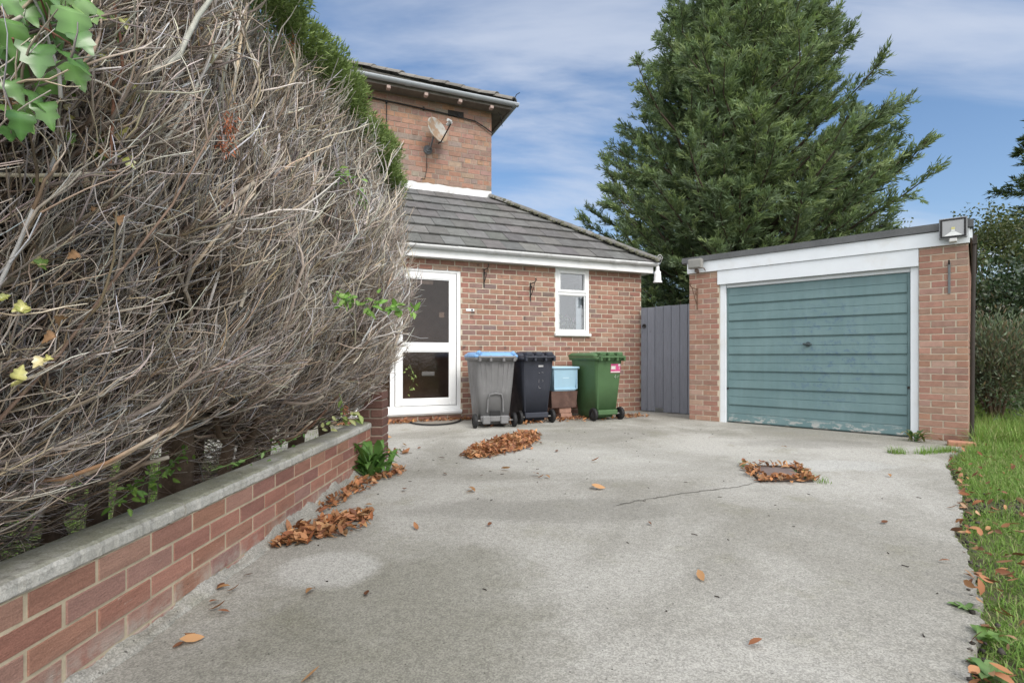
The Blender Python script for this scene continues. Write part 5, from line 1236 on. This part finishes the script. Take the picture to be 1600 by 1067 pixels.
L0 = [(30, 25, .95), (75, 15, .98), (110, 40, .96), (120, 75, .97), (20, 60, .92), (60, 95, .94), (100, 105, .95), (35, 110, .96), (15, 150, .94), (45, 165, .95), (70, 185, .96), (20, 190, .97), (10, 95, .98), (85, 60, 1.0), (110, 120, 1.0), (130, 20, 1.03), (5, 20, .92), (40, 8, .98), (95, -5, .98), (10, 220, .99), (60, -10, .95), (140, 30, 1.05), (30, 200, .93), (50, 60, 1.02), (75, 130, 1.03), (5, 130, 1.0)]
Pn = np.array([px(u, v-22, Z) for u, v, Z in L0]); n = len(Pn); D = unit(np.stack([g.normal(.2, .35, n), g.normal(-.05, .2, n), g.normal(-.9, .2, n)], 1)); N_ = unit(np.stack([g.normal(.75, .3, n), g.normal(-.75, .3, n), g.normal(.35, .3, n)], 1))
ic = np.array([(.095, .20, .055), (.12, .24, .065), (.07, .16, .045), (.16, .28, .075)])[g.integers(0, 4, n)]
V, F, Cc = broad_leaves(Pn, D, N_, g.uniform(.040, .068, n), ic, g.uniform(-.1, .35, n), g); np_mesh('leaves', V-IO, F, MT['gloss_leaf'], ivy, Cc, True)
Y_ = [(105, 150, 1.12), (60, 290, 1.1), (100, 180, 1.12), (183, 25, 1.2), (190, 60, 1.2), (215, 137, 1.25), (190, 185, 1.22), (160, 210, 1.2), (155, 235, 1.2), (140, 95, 1.15), (135, 110, 1.15), (98, 207, 1.13), (200, 210, 1.22), (70, 410, 1.12), (10, 465, 1.08), (65, 560, 1.12), (18, 585, 1.1), (50, 480, 1.1), (150, 85, 1.15), (185, 245, 1.22)]
Pn = np.array([px(u, v, Z+.03) for u, v, Z in Y_ for _ in range(2)]); Pn += g.normal(size=Pn.shape)*.010; n = len(Pn); D = unit(g.normal(size=(n, 3))+np.array([.2, 0, -.5])); N_ = unit(np.stack([g.normal(.7, .4, n), g.normal(-.6, .4, n), g.normal(.3, .4, n)], 1)); yc = np.array([(.46, .44, .16), (.38, .40, .12), (.50, .44, .24), (.16, .26, .06)])[g.integers(0, 4, n)]
V, F, Cc = broad_leaves(Pn, D, N_, g.uniform(.012, .032, n), yc, g.uniform(.1, .8, n), g); np_mesh('yellow_leaves', V-IO, F, MT['gloss_leaf'], ivy, Cc, True)
Bn = [(22, 160, .98), (35, 150, .99), (95, 500, 1.1), (85, 525, 1.1), (155, 235, 1.2), (170, 265, 1.2), (180, 340, 1.2), (160, 50, 1.18), (120, 395, 1.15), (145, 330, 1.2)]
Pn = np.array([px(u, v, Z) for u, v, Z in Bn]); n = len(Pn); D = unit(g.normal(size=(n, 3))+np.array([.2, -.2, -.6])); N_ = unit(np.stack([g.normal(.7, .4, n), g.normal(-.6, .4, n), g.normal(.3, .4, n)], 1))
V, F, Cc = broad_leaves(Pn, D, N_, g.uniform(.018, .030, n), np.tile([.26, .155, .085], (n, 1))*g.uniform(.8, 1.2, (n, 1)), g.uniform(.3, 1.2, n), g); np_mesh('dead_leaves', V-IO, F, MT['dry'], ivy, Cc, True)
m = MB(); st_ = [px(175, -10, 1.2), px(188, 60, 1.2), px(192, 110, 1.19), px(170, 140, 1.19), px(178, 150, 1.19), px(172, 260, 1.2)]
m.tube([tuple(p-IO) for p in st_], .0035, 6)
for a, b_ in ((0, 3), (4, 7), (8, 11), (13, 20)): m.tube([tuple(px(*L0[a])-IO), tuple((px(*L0[a])+px(*L0[b_]))/2-IO+np.array([-.01, .01, .01])), tuple(px(*L0[b_])-IO)], .002, 5)
m.build('stem', M('reddish stem', (.20, .10, .065), .8, .3), ivy)
OV = [(0, 0), (.20, .12), (.30, .35), (.24, .62), (.10, .88), (0, 1.0)]
def shoot(name, label, path, n, L, cols, seed, catg='shoot', sag=-.1):
    g = np.random.default_rng(seed); P = np.array([px(*q) for q in path]); O = P[0]; o = empty(name, tuple(O)); tag(o, label, catg); m = MB(); m.tube([tuple(p-O) for p in P], [.003]+[.002]*(len(P)-1), 5); m.build('stem', M('green stem', (.14, .20, .07), .7, .2), o)
    seg = np.linspace(0, 1, len(P)); t = g.uniform(.1, 1, n); c = np.stack([np.interp(t, seg, P[:, j]) for j in range(3)], 1)+g.normal(size=(n, 3))*.025; D = unit(np.stack([g.normal(.35, .5, n), g.normal(-.15, .5, n), g.normal(sag, .45, n)], 1)); N_ = unit(np.stack([g.normal(.3, .4, n), g.normal(-.45, .4, n), g.normal(.8, .3, n)], 1))
    V, F, Cc = broad_leaves(c, D, N_, L*g.uniform(.6, 1.2, n), cols[g.integers(0, len(cols), n)]*g.uniform(.8, 1.2, (n, 1)), g.uniform(.0, .5, n), g, OV, .9); np_mesh('leaves', V-O, F, MT['leaf'], o, Cc, True)
GS = np.array([(.13, .26, .055), (.16, .30, .07), (.20, .32, .09)])
shoot('elder_shoot', 'bright green leafy shoot growing out of the dead hedge at mid height', [(515, 455, 2.75), (545, 475, 2.72), (590, 480, 2.72), (645, 482, 2.75)], 62, .055, GS, 1)
shoot('elder_shoot', 'green leafy shoot high on the dead hedge below its green top', [(508, 262, 2.75), (530, 270, 2.72), (555, 275, 2.72)], 22, .05, GS, 2)
shoot('elder_shoot', 'thin green shoot hanging on the upper right of the dead hedge', [(560, 295, 3.1), (562, 315, 3.08), (570, 330, 3.05)], 14, .055, GS, 3, sag=-.6)
shoot('bramble_shoot', 'pale yellow-green bramble shoot over the coping of the low wall', [(530, 615, 3.6), (540, 645, 3.5), (560, 655, 3.45), (500, 665, 3.5)], 22, .06, np.array([(.24, .30, .11), (.18, .26, .08), (.30, .32, .15)]), 4)
shoot('conifer_shoot', 'small yellow-green sprig at the far edge of the hedge before the glass door', [(640, 570, 4.5), (648, 590, 4.45), (640, 610, 4.45)], 18, .032, np.array([(.26, .33, .10), (.2, .28, .08)]), 5)
shoot('ivy_shoot', 'small dark green ivy leaves on the back edge of the coping', [(330, 735, 2.2), (390, 715, 2.5), (430, 700, 2.7), (470, 680, 3.0)], 26, .035, np.array([(.07, .14, .04), (.12, .2, .06)]), 6)
shoot('ivy_shoot', 'green undergrowth leaves between the hedge trunks behind the wall', [(175, 790, 1.75), (215, 760, 1.9), (250, 745, 2.05), (290, 700, 2.4)], 60, .035, np.array([(.10, .19, .04), (.16, .26, .06)]), 7)
# lawn seen between the hedge trunks
g = np.random.default_rng(90); n = 26000; P = np.stack([g.uniform(-5.5, -2.2, n), g.uniform(1.9, 8, n), np.full(n, -.03)], 1); V, F, Cc = blades(P, g.uniform(.03, .07, n), np.full(n, .006), .9, grass_cols(n, g), g); o = np_mesh('lawn', V, F, MT['grass'], None, Cc); tag(o, 'green lawn behind the dead hedge', 'grass', None, 'stuff')

# ================================================================== TREES AND BUSHES
def conifer(name, label, base, H, rad, nb, seed, leafL, leafW, per, dens, cols, low=.06, rise=(.10, .34), catg='tree', mat='conifer', trunk_r=.22):
    g = np.random.default_rng(seed); o = empty(name, base); tag(o, label, catg)
    m = MB(); pts = [(.12*math.sin(k*.9+seed), .1*math.cos(k*1.3), H*k/10) for k in range(11)]; m.tube(pts, [trunk_r*(1-.93*k/10) for k in range(11)], 12); m.build('trunk', MT['bark'], o)
    hf = low+(.985-low)*((np.arange(nb)+g.random(nb))/nb)**1.05; Rr = np.array([rad(a) for a in hf])*g.uniform(.74, 1.0, nb)*(1+.10*np.sin(hf*40)); az = np.arange(nb)*2.39996+g.normal(size=nb)*.35
    K = 9; t = np.linspace(0, 1, K)[None, :]; pr = g.uniform(*rise, nb)[:, None]; aw = az[:, None]+np.cumsum(g.normal(size=(nb, K))*.05, 1)
    rr_ = Rr[:, None]*t; P = np.stack([np.cos(aw)*rr_, np.sin(aw)*rr_, hf[:, None]*H+Rr[:, None]*(pr*.5*t+pr*1.1*t*t)+np.cumsum(g.normal(size=(nb, K))*.02, 1)], 2)
    r0 = (.012+.011*Rr)[:, None]*np.linspace(1.3, .15, K)[None]
    V, F, Cc = tubes(P, r0, 5, np.tile(np.array([.085, .065, .05]), (nb, K, 1))); np_mesh('branches', V, F, MT['twig'], o, Cc)
    npb = np.maximum(4, (Rr*dens+5).astype(int)); idx = np.repeat(np.arange(nb), npb); n = len(idx); tt = .12+.88*g.random(n)**.62; f = tt*(K-1); i0 = np.minimum(f.astype(int), K-2); fr = (f-i0)[:, None]
    p = P[idx, i0]*(1-fr)+P[idx, i0+1]*fr; d = unit(P[idx, i0+1]-P[idx, i0]); side = unit(np.cross(d, np.array([0, 0, 1.0]))); sg = np.where(g.random(n) < .5, -1, 1)[:, None]
    d2 = unit(d*g.uniform(.5, 1.1, (n, 1))+side*sg*g.uniform(.1, .95, (n, 1))+np.array([0, 0, 1.0])*g.normal(.16, .30, (n, 1)))
    L2 = (.20+.42*(1-tt)*np.minimum(1, Rr[idx]/3))*g.uniform(.6, 1.35, n)*np.clip(Rr[idx], .45, 1.6)
    ii = np.repeat(np.arange(n), per); N = len(ii); s = g.random(N)**.85; c = p[ii]+d2[ii]*(L2[ii]*s)[:, None]+np.array([0, 0, -.10])*(L2[ii]*s*s)[:, None]
    fan = np.cross(d2[ii], unit(np.cross(d2[ii], side[ii])+1e-6)); sg2 = np.where(g.random(N) < .5, -1, 1)[:, None]
    d3 = unit(d2[ii]+unit(side[ii])*sg2*g.uniform(.0, .9, (N, 1))*.7+g.normal(size=(N, 3))*.28+np.array([0, 0, -.08]))
    c += g.normal(size=(N, 3))*.02
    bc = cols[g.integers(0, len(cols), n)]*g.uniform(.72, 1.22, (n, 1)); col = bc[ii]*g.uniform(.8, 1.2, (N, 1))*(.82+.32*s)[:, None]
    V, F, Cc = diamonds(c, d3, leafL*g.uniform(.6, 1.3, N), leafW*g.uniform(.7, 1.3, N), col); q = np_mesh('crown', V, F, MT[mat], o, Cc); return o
CC = np.array([(.150, .200, .095), (.175, .228, .100), (.125, .172, .088), (.215, .262, .115), (.150, .190, .110)])
def prof(a): return 4.0*np.interp(a, [0, .05, .12, .22, .36, .55, .72, .85, .95, 1.0], [.72, .96, 1.04, 1.02, .88, .60, .37, .22, .09, .03])
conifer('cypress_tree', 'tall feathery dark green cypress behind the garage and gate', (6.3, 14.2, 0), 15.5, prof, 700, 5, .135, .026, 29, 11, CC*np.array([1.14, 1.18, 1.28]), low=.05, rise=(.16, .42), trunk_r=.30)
def prof2(a): return 2.6*np.interp(a, [0, .1, .3, .6, .85, 1.0], [.8, 1, .85, .55, .25, .03])
CF = CC*np.array([.55, .6, .55])
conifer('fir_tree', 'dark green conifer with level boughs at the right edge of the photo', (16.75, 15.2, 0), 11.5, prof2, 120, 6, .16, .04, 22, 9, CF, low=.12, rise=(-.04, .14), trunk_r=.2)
def leafy_tree(name, label, base, H, spread, seed, nleaf, leaf, cols, catg='tree', z0=.25, thin=1.0, ntr=1):
    g = np.random.default_rng(seed); r = random.Random(seed); o = empty(name, base); tag(o, label, catg)
    m = MB(); tips = []
    for q in range(ntr):
        lx_, ly_ = (r.uniform(-.2, .2)*spread, r.uniform(-.2, .2)*spread) if ntr > 1 else (0, 0)
        pts = [(lx_*(k/7)*2+.08*math.sin(k*1.3+seed+q), ly_*(k/7)*2+.08*math.cos(k*1.1+q), H*.84*k/7) for k in range(8)]; rad = [.012*H*(1-.9*k/7)*thin/ntr**.4 for k in range(8)]; m.tube(pts, rad, 8)
        for _ in range(10): tips.append((Vector(pts[6])+Vector((r.uniform(-.2, .2), r.uniform(-.2, .2), 0)), Vector(pts[7])+Vector((r.uniform(-.45, .45), r.uniform(-.45, .45), r.uniform(-.1, .35)))))
        for i in range(int(16/ntr**.3)):
            k = r.uniform(z0*7, 6.7); p = Vector(pts[int(k)]); a = r.uniform(0, 6.28); L = spread*r.uniform(.5, 1.05)*(1-.45*(k/7)); up = r.uniform(.2, .9)
            bp = [p, p+Vector((math.cos(a)*L*.35, math.sin(a)*L*.35, up*L*.35)), p+Vector((math.cos(a)*L*.7, math.sin(a)*L*.7, up*L*.62)), p+Vector((math.cos(a+.3)*L, math.sin(a+.3)*L, up*L*.85))]
            rb = rad[int(k)]*.5; m.tube([tuple(v) for v in bp], [rb, rb*.7, rb*.45, rb*.15], 5)
            for _ in range(5):
                j = r.uniform(.35, 1)*3; i0 = min(int(j), 2); s = bp[i0].lerp(bp[i0+1], j-i0); e = s+Vector((r.uniform(-1, 1), r.uniform(-1, 1), r.uniform(-.3, .9)))*L*.32; m.tube([tuple(s), tuple((s+e)/2+Vector((0, 0, .03))), tuple(e)], [rb*.3, rb*.2, rb*.08], 4); tips.append((s, e))
    m.build('trunk', MT['bark'], o)
    ti = np.array([[*a, *b_] for a, b_ in tips]); k = g.integers(0, len(ti), nleaf); t = g.uniform(.1, 1.1, nleaf)[:, None]; c = ti[k, :3]*(1-t)+ti[k, 3:]*t+g.normal(size=(nleaf, 3))*leaf*1.5
    D = unit(g.normal(size=(nleaf, 3))+np.array([0, 0, -.35])); V, F, Cc = diamonds(c, D, leaf*g.uniform(.6, 1.3, nleaf), leaf*.6*g.uniform(.7, 1.2, nleaf), cols[g.integers(0, len(cols), nleaf)]*g.uniform(.7, 1.25, (nleaf, 1)), .45)
    np_mesh('crown', V, F, MT['leaf'], o, Cc); return o
DCOL = np.array([(.085, .115, .045), (.11, .14, .055), (.06, .085, .035), (.14, .15, .06)])
leafy_tree('birch_tree', 'thin sparse leafy tree rising just right of the garage roof', (10.4, 11.2, 0), 4.7, 1.5, 11, 8500, .075, DCOL, z0=.3)
leafy_tree('birch_tree', 'small sparse tree showing over the garage roof beside the cypress', (10.6, 14.6, 0), 5.5, 1.5, 12, 3600, .085, DCOL, z0=.45)
leafy_tree('birch_tree', 'sparse leafy tree in front of the right-edge conifer', (12.3, 12.6, 0), 5.0, 1.8, 14, 9000, .08, DCOL*.9, z0=.25)
def bush(name, label, base, dims, n, leaf, cols, seed, ratio=.5, stems=9, mat='leaf', catg='bush', pointy=False):
    g = np.random.default_rng(seed); r = random.Random(seed); o = empty(name, base); tag(o, label, catg); m = MB(); a_, b_, h_ = dims
    for i in range(stems):
        an = r.uniform(0, 6.28); e = (math.cos(an)*a_*r.uniform(.3, .9), math.sin(an)*b_*r.uniform(.3, .9), h_*r.uniform(.5, .95)); m.tube([(e[0]*.08, e[1]*.08, 0), (e[0]*.45, e[1]*.45, e[2]*.5), e], [.018*h_, .011*h_, .003], 6)
    m.build('stems', MT['bark'], o)
    nc = max(14, n//110); ph = g.uniform(0, 6.28, nc); ct = g.uniform(-.15, 1, nc); st = np.sqrt(1-ct*ct); rad = g.uniform(.55, 1.0, nc); ce = np.stack([np.cos(ph)*st*a_*rad, np.sin(ph)*st*b_*rad, h_*(.42+.52*ct*rad)], 1); k = g.integers(0, nc, n); sz = g.uniform(.12, .26, nc)*min(h_, 1.4)
    c = ce[k]+g.normal(size=(n, 3))*sz[k][:, None]*np.array([.8, .8, .65]); c[:, 2] = np.maximum(c[:, 2], .02); outd = unit(c-np.array([0, 0, h_*.3])); D = unit(outd*.9+g.normal(size=(n, 3))*(.35 if pointy else .8)+np.array([0, 0, .1 if pointy else -.15]))
    bc = cols[g.integers(0, len(cols), nc)]*g.uniform(.7, 1.25, (nc, 1)); V, F, Cc = diamonds(c, D, leaf*g.uniform(.6, 1.3, n), leaf*ratio*g.uniform(.7, 1.2, n), bc[k]*g.uniform(.75, 1.25, (n, 1))); np_mesh('foliage', V, F, MT[mat], o, Cc); return o
HC = np.array([(.036, .064, .030), (.05, .085, .036), (.03, .05, .028), (.07, .10, .05)])
bush('holly_bush', 'dark glossy evergreen bush behind the right side of the garage', (9.45, 9.9, 0), (1.15, 1.2, 3.1), 11000, .085, HC, 21, .55, mat='gloss_leaf')
bush('holly_bush', 'dark evergreen bush further right behind the grass', (11.7, 11.0, 0), (1.6, 1.4, 2.6), 10000, .09, HC*1.1, 22, .5)
bush('bramble_bush', 'tangled olive green bramble at the right edge behind the grass', (10.0, 9.35, 0), (.75, .9, 1.25), 4500, .075, np.array([(.10, .13, .04), (.075, .10, .035), (.14, .12, .06)]), 23, .45)
bush('juniper_bush', 'grey-green spiky shrub leaning on the right side of the garage', (7.0, 7.4, 0), (.46, .68, 1.5), 14000, .085, np.array([(.15, .20, .135), (.12, .165, .105), (.18, .215, .16), (.19, .16, .12)]), 24, .22, pointy=True, mat='conifer')
bush('nettle_patch', 'patch of broad pale green leaves beside the spiky shrub', (8.45, 8.35, 0), (.65, .6, .62), 2200, .11, np.array([(.13, .22, .10), (.16, .25, .13), (.10, .18, .08)]), 25, .7, catg='plant')
bush('laurel_bush', 'dense dark bush filling the gap behind the gate', (4.3, 12.6, 0), (1.5, 1.0, 2.5), 8000, .10, HC, 26, .4, mat='conifer')
# belt of far shrubs closing the garden beyond the frame
for i, (x, y, hh, lb) in enumerate(((14.5, 13.0, 2.6, 'far dark shrub at the end of the garden by the right-edge conifer'), (18.5, 12.0, 3.0, 'far broad shrub beyond the right edge of the lawn'), (12.5, 17.0, 3.2, 'far shrub in the garden behind the sparse trees'), (17.5, 18.0, 4.0, 'large far shrub at the back of the garden'))):
    bush('garden_shrub', lb, (x, y, 0), (2.2, 1.6, hh), 7000, .13, HC*1.15, 60+i, .5)
